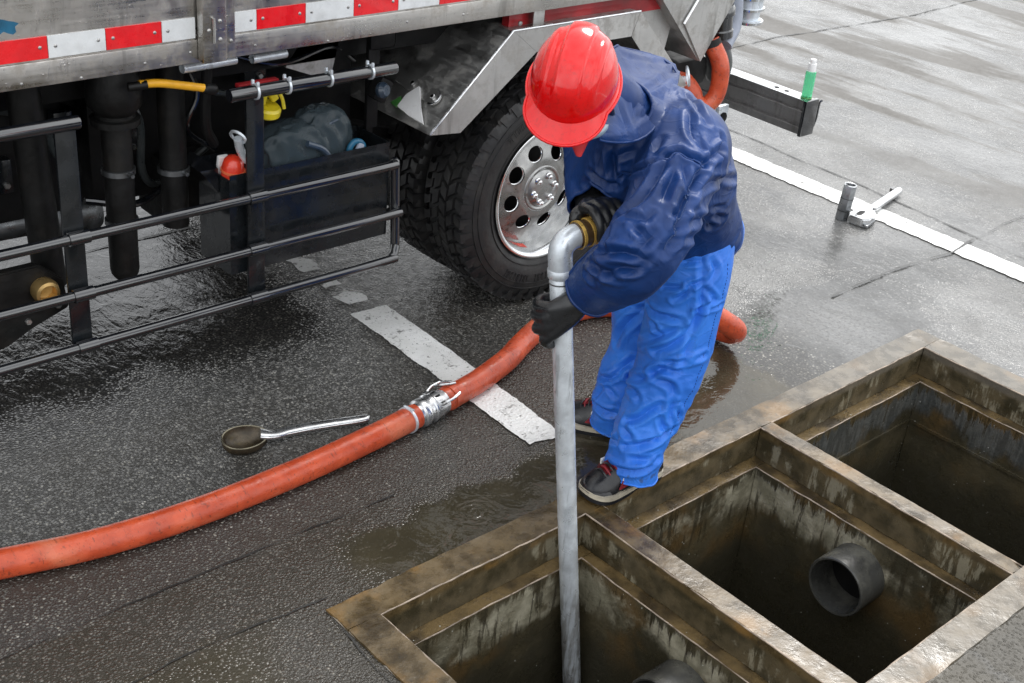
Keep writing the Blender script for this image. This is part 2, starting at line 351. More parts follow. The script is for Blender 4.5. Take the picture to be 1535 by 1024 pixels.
def concrete_mats():
    # rim / top of the pit frame: wet brown worn concrete
    t = NT('rim_concrete')
    p = t.pos; x, y, z = t.sep()
    n = t.noise(9, 6, rough=.65)
    c = t.mix(t.mr(n, .32, .68), (.038, .026, .011), (.140, .098, .046))
    c = t.mix(t.math('MULTIPLY', t.mr(t.noise(5, 5), .53, .66), .75), c, (.215, .120, .036))        # ochre rust wash
    grey = t.math('MAXIMUM', t.mr(t.math('ADD', x, t.math('MULTIPLY', t.noise(3, 4), .8)), 3.2, 3.9), t.math('MULTIPLY', t.mr(y, 1.0, .95), .8))
    c = t.mix(t.math('MULTIPLY', grey, .6), c, (.150, .140, .120))
    c = t.mix(t.math('MULTIPLY', t.mr(t.noise(45, 5, rough=.7), .58, .68), .6), c, (.035, .028, .018))
    side = t.mr(z, -.012, -.03)
    # cream mortar showing through with dark runs on the vertical faces
    run = t.noise(1.0, 6, t.map(p, (34, 34, 6)), .72)
    patch = t.noise(6.0, 5, rough=.65)
    cream = t.math('MULTIPLY', t.mr(run, .47, .55), t.mr(patch, .50, .58))
    cs = t.mix(t.mr(t.noise(14, 5), .35, .65), (.040, .033, .018), (.100, .078, .044))
    cs = t.mix(t.math('MULTIPLY', cream, .8), cs, (.25, .225, .16))
    c = t.mix(side, c, cs)
    h = t.math('ADD', t.noise(26, 5, rough=.6), t.math('MULTIPLY', t.noise(120, 3), .06))
    t.P(Base_Color=c, Roughness=t.mr(t.noise(18, 5), .32, .68, .14, .40), Normal=t.bump(h, .0024, .8))
    MAT['rim_concrete'] = t.m
    # chamber walls
    t = NT('chamber_concrete')
    p = t.pos; x, y, z = t.sep()
    lowf = t.noise(4.5, 5)
    run = t.noise(1.0, 6, t.map(p, (34, 34, 4.2)), .72)
    run2 = t.noise(1.0, 4, t.map(p, (20, 20, 2.5)), .6)
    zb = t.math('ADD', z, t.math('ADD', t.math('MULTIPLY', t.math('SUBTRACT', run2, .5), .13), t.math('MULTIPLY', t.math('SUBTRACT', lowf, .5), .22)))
    band = t.math('MULTIPLY', t.mr(zb, -.245, -.20), t.mr(t.math('ADD', z, t.math('MULTIPLY', t.math('SUBTRACT', run, .5), .20)), -.115, -.135))
    cream = t.mix(t.mr(t.noise(16, 5), .35, .7), (.20, .185, .13), (.40, .37, .28))
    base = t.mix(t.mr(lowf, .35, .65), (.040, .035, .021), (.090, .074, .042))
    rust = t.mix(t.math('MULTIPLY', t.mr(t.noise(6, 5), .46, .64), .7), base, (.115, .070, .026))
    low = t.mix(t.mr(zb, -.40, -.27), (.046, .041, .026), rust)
    # third chamber is bluish grey, cleaner
    g = t.mr(x, 2.80, 2.86)
    creamg = t.mix(g, cream, t.mix(t.mr(run, .42, .6), (.055, .058, .055), (.125, .128, .12)))
    pm = t.math('MULTIPLY', band, t.math('MAXIMUM', t.mr(t.noise(4.2, 5, rough=.65), .42, .60), t.math('MULTIPLY', g, .9)))
    c = t.mix(pm, low, creamg)
    drip = t.math('MULTIPLY', t.mr(run, .54, .60), t.mr(zb, -.30, -.20))
    c = t.mix(t.math('MULTIPLY', drip, .75), c, (.030, .024, .013))
    led = t.mr(z, -.107, -.102)                                        # top of the ledge: wet brown
    c = t.mix(led, c, t.mix(t.mr(t.noise(11, 5), .35, .65), (.045, .031, .014), (.17, .115, .048)))
    spk = t.math('MULTIPLY', t.mr(t.vor(38), .05, .09, 1, 0), t.mr(t.noise(9, 2), .5, .6))
    c = t.mix(spk, c, (.5, .5, .46))
    h = t.math('ADD', t.noise(26, 6, rough=.7), t.math('MULTIPLY', pm, .5))
    t.P(Base_Color=c, Roughness=t.mr(t.noise(14, 5), .3, .7, .22, .5), Normal=t.bump(h, .006, .8))
    MAT['chamber_concrete'] = t.m
    t = NT('pit_sludge')
    t.P(Base_Color=t.mix(t.noise(6, 4), (.020, .017, .010), (.040, .032, .018)), Roughness=.12, Normal=t.bump(t.noise(14, 3), .006, .5))
    MAT['pit_sludge'] = t.m
    pmat('clay_pipe', (.050, .050, .046), .34, var=.35, vs=10, dirt=(.15, .145, .12), dirt_s=9, dirt_a=.5, bs=60, bd=.001)
concrete_mats()

# ------------------------------------------------------------------ mesh helpers
WLOC = {}
def link(o, parent=None, loc=None):
    COL.objects.link(o)
    if loc is not None: o.location = loc
    WLOC[o.name] = Vector(o.location)
    if parent is not None:
        o.parent = parent
        o.matrix_parent_inverse = Matrix.Translation(-WLOC[parent.name])
    return o

def tag(o, label=None, cat=None, group=None, kind=None):
    for k, v in (('label', label), ('category', cat), ('group', group), ('kind', kind)):
        if v: o[k] = v
    return o

def thing(name, label, cat, loc, group=None):
    o = bpy.data.objects.new(name, None); o.empty_display_size = .1
    link(o, None, Vector(loc)); return tag(o, label, cat, group)

def finish_mesh(me, mat, ang=35):
    me.materials.append(MAT[mat] if isinstance(mat, str) else mat)
    me.shade_smooth()
    if ang is not None: me.set_sharp_from_angle(angle=R(ang))

def obj(name, bm, mat, parent=None, label=None, cat=None, group=None, kind=None, ang=35):
    me = bpy.data.meshes.new(name)
    bmesh.ops.recalc_face_normals(bm, faces=bm.faces)
    co = np.array([v.co for v in bm.verts]); c = Vector(((co.min(0)+co.max(0))/2).tolist())
    if parent is None: c.z = float(co[:, 2].min())
    bmesh.ops.translate(bm, verts=bm.verts, vec=-c)
    bm.to_mesh(me); bm.free()
    finish_mesh(me, mat, ang)
    o = bpy.data.objects.new(name, me)
    link(o, parent, c)
    return tag(o, label, cat, group, kind)

def wrap(name, me, mat, parent=None, ang=60, **kw):
    """link an already made mesh given in world coordinates"""
    n = len(me.vertices); co = np.empty(n*3, 'f'); me.vertices.foreach_get('co', co); co = co.reshape(-1, 3)
    c = (co.min(0)+co.max(0))/2
    if parent is None: c[2] = co[:, 2].min()
    me.vertices.foreach_set('co', (co-c).ravel()); me.update()
    me.name = name; me.materials.clear(); finish_mesh(me, mat, ang)
    o = bpy.data.objects.new(name, me); link(o, parent, Vector(c.tolist()))
    return tag(o, **kw)

def BM(): return bmesh.new()

def box(bm, c, s, rot=None, bev=0.0, seg=2):
    r = bmesh.ops.create_cube(bm, size=1.0)
    vs = r['verts']
    M = Matrix.Translation(c) @ (rot.to_4x4() if rot is not None else Matrix.Identity(4)) @ Matrix.Diagonal((*s, 1))
    bmesh.ops.transform(bm, matrix=M, verts=vs)
    if bev:
        es = list({e for v in vs for e in v.link_edges})
        bmesh.ops.bevel(bm, geom=es, offset=bev, segments=seg, affect='EDGES', profile=.6)
    return vs

def bx(bm, x0, x1, y0, y1, z0, z1, bev=0.0):
    return box(bm, ((x0+x1)/2, (y0+y1)/2, (z0+z1)/2), (abs(x1-x0), abs(y1-y0), abs(z1-z0)), None, bev)

def prism(bm, pts, y0, y1, axis='y', bev=0.0):
    """polygon given in the XZ plane (axis y) or XY plane (axis z), extruded"""
    if axis == 'y': a = [bm.verts.new((p[0], y0, p[1])) for p in pts]; d = Vector((0, y1-y0, 0))
    elif axis == 'z': a = [bm.verts.new((p[0], p[1], y0)) for p in pts]; d = Vector((0, 0, y1-y0))
    else: a = [bm.verts.new((y0, p[0], p[1])) for p in pts]; d = Vector((y1-y0, 0, 0))
    f = bm.faces.new(a)
    r = bmesh.ops.extrude_face_region(bm, geom=[f])
    nv = [g for g in r['geom'] if isinstance(g, bmesh.types.BMVert)]
    bmesh.ops.translate(bm, verts=nv, vec=d)
    if bev:
        es = list({e for v in a+nv for e in v.link_edges})
        bmesh.ops.bevel(bm, geom=es, offset=bev, segments=2, affect='EDGES')

def spline(pts, sub=8):
    P = [Vector(p) for p in pts]
    if len(P) < 3: return P
    out = []
    Q = [P[0]*2-P[1]] + P + [P[-1]*2-P[-2]]
    for i in range(1, len(Q)-2):
        a, b, c, d = Q[i-1:i+3]
        for k in range(sub):
            t = k/sub
            out.append(.5*((2*b)+(c-a)*t+(2*a-5*b+4*c-d)*t*t+(3*b-a-3*c+d)*t**3))
    out.append(P[-1]); return out

def frames(path):
    T = []
    for i in range(len(path)):
        a = path[max(0, i-1)]; b = path[min(len(path)-1, i+1)]
        T.append((b-a).normalized())
    up = Vector((0, 0, 1)) if abs(T[0].z) < .9 else Vector((1, 0, 0))
    n = (up - T[0]*up.dot(T[0])).normalized()
    out = []
    for t in T:
        n = (n - t*n.dot(t)).normalized()
        out.append((t, n, t.cross(n)))
    return out

def tube(bm, pts, r, n=14, sub=0, cap=True, squash=None, round_end=False):
    path = spline(pts, sub) if sub else [Vector(p) for p in pts]
    rad = r if callable(r) else (lambda u: r)
    fr = frames(path); rings = []; L = len(path)-1
    for i, (p, (t, a, b)) in enumerate(zip(path, fr)):
        rr = rad(i/L)
        rings.append([bm.verts.new(p+(a*math.cos(2*math.pi*k/n)+b*math.sin(2*math.pi*k/n))*rr) for k in range(n)])
    for A, B in zip(rings, rings[1:]):
        for k in range(n): bm.faces.new((A[k], A[(k+1) % n], B[(k+1) % n], B[k]))
    if cap:
        for ring, p, s, fi in ((rings[0], path[0], -1, 0), (rings[-1], path[-1], 1, -1)):
            if round_end:
                t, a, b = fr[fi]; prev = ring; rr = rad(0 if fi == 0 else 1)
                for j in range(1, 4):
                    th = j*math.pi/8
                    nx = [bm.verts.new(p+t*s*rr*math.sin(th)+(a*math.cos(2*math.pi*k/n)+b*math.sin(2*math.pi*k/n))*rr*math.cos(th)) for k in range(n)]
                    for k in range(n): bm.faces.new((prev[k], prev[(k+1) % n], nx[(k+1) % n], nx[k]))
                    prev = nx
                bm.faces.new(prev)
            else: bm.faces.new(ring)

def lathe(bm, prof, o, ax, n=32, closed=False, a0=0.0, a1=2*math.pi):
    """profile of (radius, height) turned round the axis ax through o"""
    o = Vector(o); ax = Vector(ax).normalized()
    u = ax.orthogonal().normalized(); w = ax.cross(u)
    full = abs(a1-a0-2*math.pi) < 1e-6
    m = n if full else n+1
    rings = []
    for (r, h) in prof:
        if r < 1e-6: rings.append([bm.verts.new(o+ax*h)]*m)
        else: rings.append([bm.verts.new(o+ax*h+(u*math.cos(a0+(a1-a0)*k/n)+w*math.sin(a0+(a1-a0)*k/n))*r) for k in range(m)])
    pairs = list(zip(rings, rings[1:]))
    if closed: pairs.append((rings[-1], rings[0]))
    for A, B in pairs:
        for k in range(n):
            k2 = (k+1) % m
            q = []
            for v in (A[k], A[k2], B[k2], B[k]):
                if v not in q: q.append(v)
            if len(q) > 2: bm.faces.new(q)

def bolt(bm, p, ax, r=.008, h=.006):
    lathe(bm, [(r, 0), (r, h*.7), (r*.8, h), (0, h)], p, ax, 6)
def dome(bm, p, ax, r=.006, h=.003, n=10):
    lathe(bm, [(r, 0), (r*.8, h*.7), (r*.4, h), (0, h*1.05)], p, ax, n)

def ragged(poly, step=.03, amp=.006, seed=0):
    """outline of a flat shape with a worn, uneven edge"""
    rnd = random.Random(seed); out = []
    for i in range(len(poly)):
        a = Vector((*poly[i], 0)); b = Vector((*poly[(i+1) % len(poly)], 0)); n = max(1, int((b-a).length/step))
        nr = Vector((-(b-a).y, (b-a).x, 0)).normalized()
        for k in range(n):
            q = a.lerp(b, k/n); s = noise.noise(Vector((q.x*18, q.y*18, seed)))*.9 + noise.noise(Vector((q.x*60, q.y*60, seed+3)))*.7
            q = q+nr*s*amp*1.4; out.append((q.x, q.y))
    return out

def sheet(name, poly, z, mat, **kw):
    bm = BM(); vs = [bm.verts.new((p[0], p[1], z)) for p in poly]
    bm.faces.new(vs); bmesh.ops.triangulate(bm, faces=bm.faces)
    for f in bm.faces:
        f.normal_update()
        if f.normal.z < 0: f.normal_flip()
    me = bpy.data.meshes.new(name); bm.to_mesh(me); bm.free(); me.materials.append(MAT[mat])
    o = bpy.data.objects.new(name, me); link(o); return tag(o, **kw)

# ================================================================== GROUND
PX0, PX1, PY0, PY1 = 1.325, 3.775, .880, 1.868
def build_ground():
    xs = [-400, PX0, PX1, 400]; ys = [-400, PY0, PY1, 400]
    bm = BM(); g = [[bm.verts.new((x, y, 0)) for y in ys] for x in xs]
    for i in range(3):
        for j in range(3):
            if i == 1 and j == 1: continue
            bm.faces.new((g[i][j], g[i+1][j], g[i+1][j+1], g[i][j+1]))
    me = bpy.data.meshes.new('ground'); bm.to_mesh(me); bm.free(); me.materials.append(MAT['wet_ground'])
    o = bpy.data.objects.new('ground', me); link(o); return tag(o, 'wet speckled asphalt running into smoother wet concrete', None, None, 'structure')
ground = build_ground()

# painted lines
sheet('road_marking', ragged([(4.475, 8.0), (4.475, -2.0), (4.60, -2.0), (4.60, 8.0)], .016, .0060, 5), .004, 'road_paint', kind='structure')
sheet('road_marking', ragged([(2.198, 3.00), (2.185, 2.55), (2.172, 2.105), (2.285, 2.085), (2.318, 2.55), (2.335, 2.99)], .010, .0042, 2), .004, 'road_paint', kind='structure')
for i, pl in enumerate(([(2.215, 3.13), (2.235, 3.06), (2.31, 3.05), (2.32, 3.10), (2.27, 3.145)], [(2.22, 3.27), (2.235, 3.20), (2.30, 3.19), (2.305, 3.24), (2.26, 3.275)],
                        [(2.215, 3.60), (2.25, 3.42), (2.24, 3.33), (2.31, 3.32), (2.32, 3.40), (2.29, 3.47), (2.27, 3.62)])):
    sheet('road_marking', ragged(pl, .02, .012, 11+i), .004, 'road_paint', kind='structure')

def ribbon(name, pts, w, z, mat, seed=0, jit=.012, **kw):
    rnd = random.Random(seed); path = []
    for a, b in zip(pts, pts[1:]):
        a = Vector((*a, 0)); b = Vector((*b, 0)); n = max(2, int((b-a).length/.035))
        for k in range(n): path.append(a.lerp(b, k/n))
    path.append(Vector((*pts[-1], 0)))
    L, Rr = [], []
    for i, p in enumerate(path):
        t = (path[min(i+1, len(path)-1)]-path[max(i-1, 0)]).normalized(); nr = Vector((-t.y, t.x, 0))
        q = p+nr*jit*(noise.noise(Vector((p.x*4, p.y*4, seed)))+.5*noise.noise(Vector((p.x*19, p.y*19, seed))))
        ww = w*max(.12, .55+1.1*noise.noise(Vector((p.x*9, p.y*9, seed+5))))
        L.append(q+nr*ww/2); Rr.append(q-nr*ww/2)
    bm = BM()
    a = [bm.verts.new((v.x, v.y, z)) for v in L]; b = [bm.verts.new((v.x, v.y, z)) for v in Rr]
    for i in range(len(a)-1): bm.faces.new((b[i], b[i+1], a[i+1], a[i]))
    me = bpy.data.meshes.new(name); bm.to_mesh(me); bm.free(); me.materials.append(MAT[mat])
    kw.pop('kind', None); o = bpy.data.objects.new(name, me); link(o, ground); return tag(o, **kw)
ribbon('ground_crack', [(4.80, 6.0), (4.79, 4.0), (4.75, 2.8), (4.68, 1.9), (4.66, 0)], .012, .003, 'crack_dark', 1, kind='structure')
ribbon('ground_crack', [(3.72, 2.19), (4.1, 2.20), (4.47, 2.16), (4.9, 2.2), (5.4, 2.2)], .010, .0065, 'crack_dark', 2, kind='structure')
ribbon('ground_crack', [(5.2, 4.42), (6.3, 4.48), (7.6, 4.40), (9.5, 4.5)], .016, .003, 'crack_dark', 3, kind='structure')
ribbon('ground_crack', [(1.72, 2.13), (1.3, 2.14), (.9, 2.15), (.2, 2.14)], .007, .003, 'crack_dark', 14, kind='structure')
ribbon('ground_crack', [(1.35, 1.90), (1.0, 1.93), (.4, 1.9)], .008, .003, 'crack_dark', 4, kind='structure')
ribbon('ground_crack', [(1.32, 1.868), (1.30, 1.5), (1.28, 1.0)], .010, .003, 'crack_dark', 6, kind='structure')
ribbon('ground_crack', [(1.5, 3.86), (2.6, 3.84), (3.6, 3.86)], .014, .003, 'crack_dark', 7, kind='structure')
ribbon('ground_crack', [(1.2, 4.15), (2.6, 4.12), (3.6, 4.16)], .014, .003, 'crack_dark', 8, kind='structure')

# ================================================================== PIT
pit = thing('drain_pit', 'open concrete catch pit with three stained square chambers in the wet ground', 'pit', (2.55, 1.37, 0))
CH = [(1.414, 2.075), (2.136, 2.800), (2.851, 3.675)]; CY0, CY1 = .962, 1.783
LED, LZ, PZ = .037, -.098, -.95
def rough_box(x0, x1, y0, y1, z0, z1, seed, amp=.0035, chips=True):
    """box cut into short lengths with uneven arrises"""
    bm = BM()
    nx = max(1, int((x1-x0)/.035)); ny = max(1, int((y1-y0)/.035)); nz = max(1, int((z1-z0)/.05))
    nx, ny, nz = min(nx, 70), min(ny, 40), min(nz, 6)
    def gx(i): return x0+(x1-x0)*i/nx
    def gy(j): return y0+(y1-y0)*j/ny
    def gz(k): return z0+(z1-z0)*k/nz
    V = {}
    def v(i, j, k):
        if (i, j, k) not in V: V[i, j, k] = bm.verts.new((gx(i), gy(j), gz(k)))
        return V[i, j, k]
    for i in range(nx):
        for j in range(ny):
            bm.faces.new((v(i, j, 0), v(i, j+1, 0), v(i+1, j+1, 0), v(i+1, j, 0)))
            bm.faces.new((v(i, j, nz), v(i+1, j, nz), v(i+1, j+1, nz), v(i, j+1, nz)))
    for i in range(nx):
        for k in range(nz):
            bm.faces.new((v(i, 0, k), v(i+1, 0, k), v(i+1, 0, k+1), v(i, 0, k+1)))
            bm.faces.new((v(i, ny, k), v(i, ny, k+1), v(i+1, ny, k+1), v(i+1, ny, k)))
    for j in range(ny):
        for k in range(nz):
            bm.faces.new((v(0, j, k), v(0, j, k+1), v(0, j+1, k+1), v(0, j+1, k)))
            bm.faces.new((v(nx, j, k), v(nx, j+1, k), v(nx, j+1, k+1), v(nx, j, k+1)))
    edges = [e for e in bm.edges if len(e.link_faces) == 2 and e.calc_face_angle(0) > .5]
    bmesh.ops.bevel(bm, geom=edges, offset=.0035, segments=1, affect='EDGES')
    for vv in bm.verts:
        p = vv.co; q = Vector((p.x*22, p.y*22, p.z*22+seed))
        d = noise.noise_vector(q)*amp + noise.noise_vector(q*3)*amp*.6
        ch = noise.noise(Vector((p.x*14, p.y*14, seed+4)))
        vv.co += Vector((d.x*.8, d.y*.8, d.z*.5))
        if chips and ch > .42 and p.z > z1-.006: vv.co.z -= (ch-.42)*.03
    return bm
TOP = .006
def rim(x0, x1, y0, y1, seed, name='rim_beam'): obj(name, rough_box(x0, x1, y0, y1, LZ+.001, TOP, seed), 'rim_concrete', pit, ang=50)
rim(PX0, PX1, CY1, PY1, 1); rim(PX0, PX1, PY0, CY0, 2)
rim(PX0, CH[0][0], CY0+.002, CY1-.002, 3); rim(CH[2][1], PX1, CY0+.002, CY1-.002, 4)
rim(CH[0][1], CH[1][0], CY0+.002, CY1-.002, 5, 'divider_beam'); rim(CH[1][1], CH[2][0], CY0+.002, CY1-.002, 6, 'divider_beam')
def wall(x0, x1, y0, y1, seed, name): obj(name, rough_box(x0, x1, y0, y1, PZ, LZ-.001, seed, .0025, False), 'chamber_concrete', pit, ang=50)
wall(PX0, PX1, CY1-LED, PY1-.002, 11, 'chamber_wall'); wall(PX0, PX1, PY0+.002, CY0+LED, 12, 'chamber_wall')
ya, yb = CY0+LED+.002, CY1-LED-.002
wall(PX0, CH[0][0]+LED, ya, yb, 13, 'chamber_wall'); wall(CH[2][1]-LED, PX1, ya, yb, 14, 'chamber_wall')
wall(CH[0][1]-LED, CH[1][0]+LED, ya, yb, 15, 'divider_wall'); wall(CH[1][1]-LED, CH[2][0]+LED, ya, yb, 16, 'divider_wall')
def arris(pts, r=.0024):
    bm = BM(); P = []
    for a, b in zip(pts, pts[1:]):
        a, b = Vector(a), Vector(b); n = max(2, int((b-a).length/.03))
        for k in range(n): q = a.lerp(b, k/n); P.append(q+noise.noise_vector(q*20)*.0022)
    P.append(Vector(pts[-1])); tube(bm, P, r, 6); obj('worn_edge', bm, 'edge_worn', pit)
pmat('edge_worn', (.36, .29, .23), .35, var=.35, vs=26, dirt=(.10, .07, .045), dirt_s=22, dirt_a=.9)
for (a, b) in CH:
    zt = TOP-.0025
    for p, q in (((a, CY1, zt), (b, CY1, zt)), ((b, CY1, zt), (b, CY0, zt)), ((a, CY1, zt), (a, CY0, zt)), ((a, CY0, zt), (b, CY0, zt))): arris([p, q])
    zl = LZ-.003; a2, b2, y2, y3 = a+LED, b-LED, CY1-LED, CY0+LED
    for p, q in (((a2, y2, zl), (b2, y2, zl)), ((b2, y2, zl), (b2, y3, zl)), ((a2, y2, zl), (a2, y3, zl))): arris([p, q], .002)
bm = BM()
# precast joint line low in the third chamber
bx(bm, CH[2][0]+LED+.001, CH[2][1]-LED-.001, CY1-LED-.006, CY1-LED+.004, -.256, -.246); bx(bm, CH[2][1]-LED-.006, CH[2][1]-LED+.004, ya, yb-.006, -.256, -.246)
obj('joint_ledge', bm, 'chamber_concrete', pit)
bm = BM(); bx(bm, PX0, PX1, PY0, PY1, PZ-.05, PZ+.06); obj('pit_floor', bm, 'pit_sludge', pit)
for xw, zc in ((CH[1][1]-LED, -.232), (CH[0][1]-LED, -.262)):
    bm = BM(); r0, r1 = .088, .080
    lathe(bm, [(r0, -.106), (r0-.001, .02), (r1, .02), (r1, -.108), (r0-.003, -.1095)], (xw, 1.352, zc), (1, 0, 0), 40, closed=True)
    pp = obj('drain_pipe', bm, 'clay_pipe', pit)
    bm = BM(); lathe(bm, [(r1, .0), (0, .0)], (xw-.004, 1.352, zc), (1, 0, 0), 32); obj('bore_shade', bm, 'under_dark', pp)  # black disc over the wall; the pipe's inner shade put in as colour

# ================================================================== TRUCK
TY = 2.755
truck = thing('vacuum_truck', 'grey metal vacuum truck with red and white striped body edge and chrome dual wheel', 'truck', (2.0, 3.85, 0))
YB = 4.95
# body: side skin, floor and superstructure (seen in the reflections)
bm = BM(); bx(bm, -2.2, 3.30, TY+.012, YB, 1.03, 2.55, .02); obj('body', bm, 'aluminium', truck)
bm = BM(); bx(bm, -2.2, 3.30, TY+.004, TY+.011, 1.012, 2.5); obj('side_panel', bm, 'aluminium', truck)
bm = BM(); bx(bm, -2.2, 3.30, TY-.001, TY+.05, 1.0, 1.058, .004); obj('bottom_rail', bm, 'aluminium', truck)
bm = BM(); bx(bm, -2.2, 3.24, TY+.06, YB-.05, .985, 1.029); obj('body_floor', bm, 'under_dark', truck)
bm = BM(); bx(bm, 2.60, 3.28, TY+.045, TY+.075, .93, .999); obj('frame_member', bm, 'frame_red', truck)
# side post
bm = BM(); bx(bm, 1.538, 1.605, TY-.030, TY-.0015, 1.004, 2.5, .006); bx(bm, 1.606, 1.640, TY-.007, TY-.0015, 1.003, 2.5, .001)
po = obj('side_post', bm, 'aluminium', truck)
bm = BM()
for z in (1.06, 1.105, 1.16): dome(bm, (1.585, TY-.030, z), (0, -1, 0), .006, .003)
dome(bm, (1.628, TY-.007, 1.045), (0, -1, 0), .006, .003); dome(bm, (1.556, TY-.03, 1.085), (0, -1, 0), .006, .003)
obj('rivet', bm, 'rivet_steel', po, kind='stuff')
bm = BM(); tube(bm, [(1.566, TY-.034, 1.055), (1.566, TY-.036, 1.085), (1.566, TY-.034, 1.115)], .004, 8); obj('weld_bead', bm, 'rivet_steel', po)
# reflective tape
tape = bpy.data.objects.new('reflective_tape', None); link(tape, truck, Vector((1.5, TY, 1.09)))
edges = [(-.30, -.155, 'r'), (-.155, -.01, 'w'), (-.01, .137, 'r'), (.137, .285, 'w'), (.285, .432, 'r'), (.432, .58, 'w'), (.58, .727, 'r'), (.727, .875, 'w'), (.875, 1.022, 'w'),
         (1.022, 1.168, 'r'), (1.168, 1.306, 'w'), (1.306, 1.447, 'r'), (1.447, 1.536, 'w'), (1.641, 1.706, 'w'), (1.706, 1.851, 'r'), (1.851, 2.001, 'w'), (2.001, 2.148, 'r'),
         (2.148, 2.291, 'w'), (2.291, 2.438, 'r'), (2.438, 2.585, 'w'), (2.585, 2.73, 'r'), (2.73, 2.87, 'w'), (2.87, 3.01, 'r')]
for a, b, k in edges:
    bm = BM(); bx(bm, a+.0008, b-.0008, TY+.0005, TY+.0035, 1.062, 1.112)
    tp = obj('tape_piece', bm, 'tape_red' if k == 'r' else 'tape_white', tape)
    if b > .95:
        for xx in ((a+.018, b-.018) if b-a > .1 else ((b-.016,) if k == 'w' and a > 1.5 else (a+.016,))):
            pass
bm = BM()
for a, b, k in edges:
    if b < .9: continue
    for xx in ((a+.018, b-.018) if b-a > .1 else ((b-.016,) if a > 1.5 else (a+.016,))):
        dome(bm, (xx, TY+.0005, 1.088), (0, -1, 0), .0045, .002)
obj('tape_rivet', bm, 'rivet_steel', tape, kind='stuff')
bm = BM()
for xx in (1.10, 1.24, 1.40, 1.52, 1.70, 1.92, 2.18, 2.38): dome(bm, (xx, TY-.001, 1.018+.012*math.sin(xx*9)), (0, -1, 0), .004, .002)
obj('rivet', bm, 'rivet_steel', truck, kind='stuff')
# blue transfer smudge on the left panel
bm = BM(); vs = [bm.verts.new((x, TY+.0035, z)) for x, z in ragged([(.98, 1.132), (1.105, 1.128), (1.11, 1.150), (1.075, 1.158), (.99, 1.155)], .01, .008, 3)]
bm.faces.new(vs); obj('paint_mark', bm, 'tank_blue', truck)

# ---- chassis and underbody
bm = BM(); bx(bm, -2, 4.15, 3.30, 3.37, .62, .86, .006); bx(bm, -2, 4.15, 4.28, 4.35, .62, .86, .006)
for xx in (.2, 1.75, 2.5, 3.3, 4.0): bx(bm, xx, xx+.08, 3.375, 4.275, .66, .82)
obj('chassis', bm, 'under_dark', truck)
bm = BM(); bx(bm, -1.5, 3.2, 3.0, 4.7, .865, .98); obj('sub_frame', bm, 'under_dark', truck)
bm = BM(); tube(bm, [(-.5, 3.86, .40), (2.6, 3.86, .42)], .045, 18); obj('drive_shaft', bm, 'shaft_steel', truck)
bm = BM(); lathe(bm, [(.02, -.10), (.075, -.10), (.085, -.06), (.085, .04), (.06, .07), (.02, .07)], (1.52, 3.5, .33), (1, -.1, .02), 24)
tube(bm, [(.6, 3.55, .34), (1.45, 3.505, .33)], .05, 16)
obj('exhaust_silencer', bm, 'shaft_steel', truck)
bm = BM(); bx(bm, -.6, 2.15, 4.45, 4.90, .84, .97, .03); obj('fuel_tank', bm, 'under_dark', truck)
bm = BM(); bx(bm, 1.60, 1.78, 3.10, 3.24, .42, .62, .015); obj('valve_block', bm, 'black_grime', truck)
bm = BM(); bx(bm, .1, 1.34, 3.12, 3.42, .515, .975, .01); bx(bm, 1.42, 2.28, 3.14, 3.42, .50, .975, .01); obj('underbody_blocker', bm, 'under_dark', truck)  # added black boxes, blocking far-side light so the underside stays dark
bm = BM(); bx(bm, .2, 1.2, 3.45, 4.2, .52, .86, .03); obj('gearbox', bm, 'under_dark', truck)
bm = BM(); bx(bm, 1.8, 2.3, 3.45, 4.2, .56, .86, .03); obj('air_tank', bm, 'under_dark', truck)
# axle
bm = BM(); tube(bm, [(2.815, 2.95, .385), (2.815, 4.78, .385)], .07, 18); lathe(bm, [(.02, -.2), (.1, -.18), (.19, -.08), (.2, 0), (.19, .08), (.1, .18), (.02, .2)], (2.815, 3.86, .385), (1, 0, 0), 24)
obj('axle', bm, 'under_dark', truck)
bm = BM()
for k in range(5): tube(bm, [(2.05+.08*k, 3.22, .66-.035*k), (2.815, 3.22, .44-.02*k), (3.58-.08*k, 3.22, .66-.035*k)], .018, 8, 6)
obj('leaf_spring', bm, 'under_dark', truck)

# ---- side guard
guard = bpy.data.objects.new('side_guard', None); link(guard, truck, Vector((1.6, TY, .6)))
GR = .0135
for z, rr in ((.612, .08), (.458, .0), (.311, .08)):
    bm = BM()
    if z > .6: pts = [(-1.2, TY, z), (1.5, TY, z), (2.11, TY, z), (2.155, TY+.01, z), (2.185, TY+.035, z-.012)]
    elif z < .4: pts = [(-1.2, TY, z), (1.5, TY, z), (2.12, TY, z), (2.17, TY+.006, z+.004), (2.192, TY+.02, z+.03)]
    else: pts = [(-1.2, TY, z), (1.5, TY, z), (2.13, TY, z), (2.175, TY+.008, z), (2.192, TY+.025, z)]
    tube(bm, pts, GR, 14, 6); obj('rail', bm, 'black_paint', guard, ang=60)
bm = BM(); tube(bm, [(2.188, TY+.035, .605), (2.196, TY+.035, .45), (2.194, TY+.026, .33)], .0145, 12, 5, round_end=True); obj('end_tube', bm, 'black_paint', guard, ang=60)
for xx, x2 in ((1.190, 1.206), (1.690, 1.728)):
    bm = BM()
    dxp = x2-xx
    for z0, z1 in ((.300, .889),):
        vs = box(bm, ((xx+x2)/2, TY+.0205, (z0+z1)/2), (.052, .009, z1-z0), Matrix.Rotation(-math.atan2(dxp, .55), 3, 'Y') if False else None, .002)
    obj('guard_post', bm, 'box_paint', guard)
    for z in (.612, .458, .311):
        bm = BM(); lathe(bm, [(GR+.0005, -.026), (GR+.004, -.026), (GR+.004, .026), (GR+.0005, .026)], (xx+.012, TY, z), (1, 0, 0), 14, closed=True)
        obj('clamp_band', bm, 'black_paint', guard)
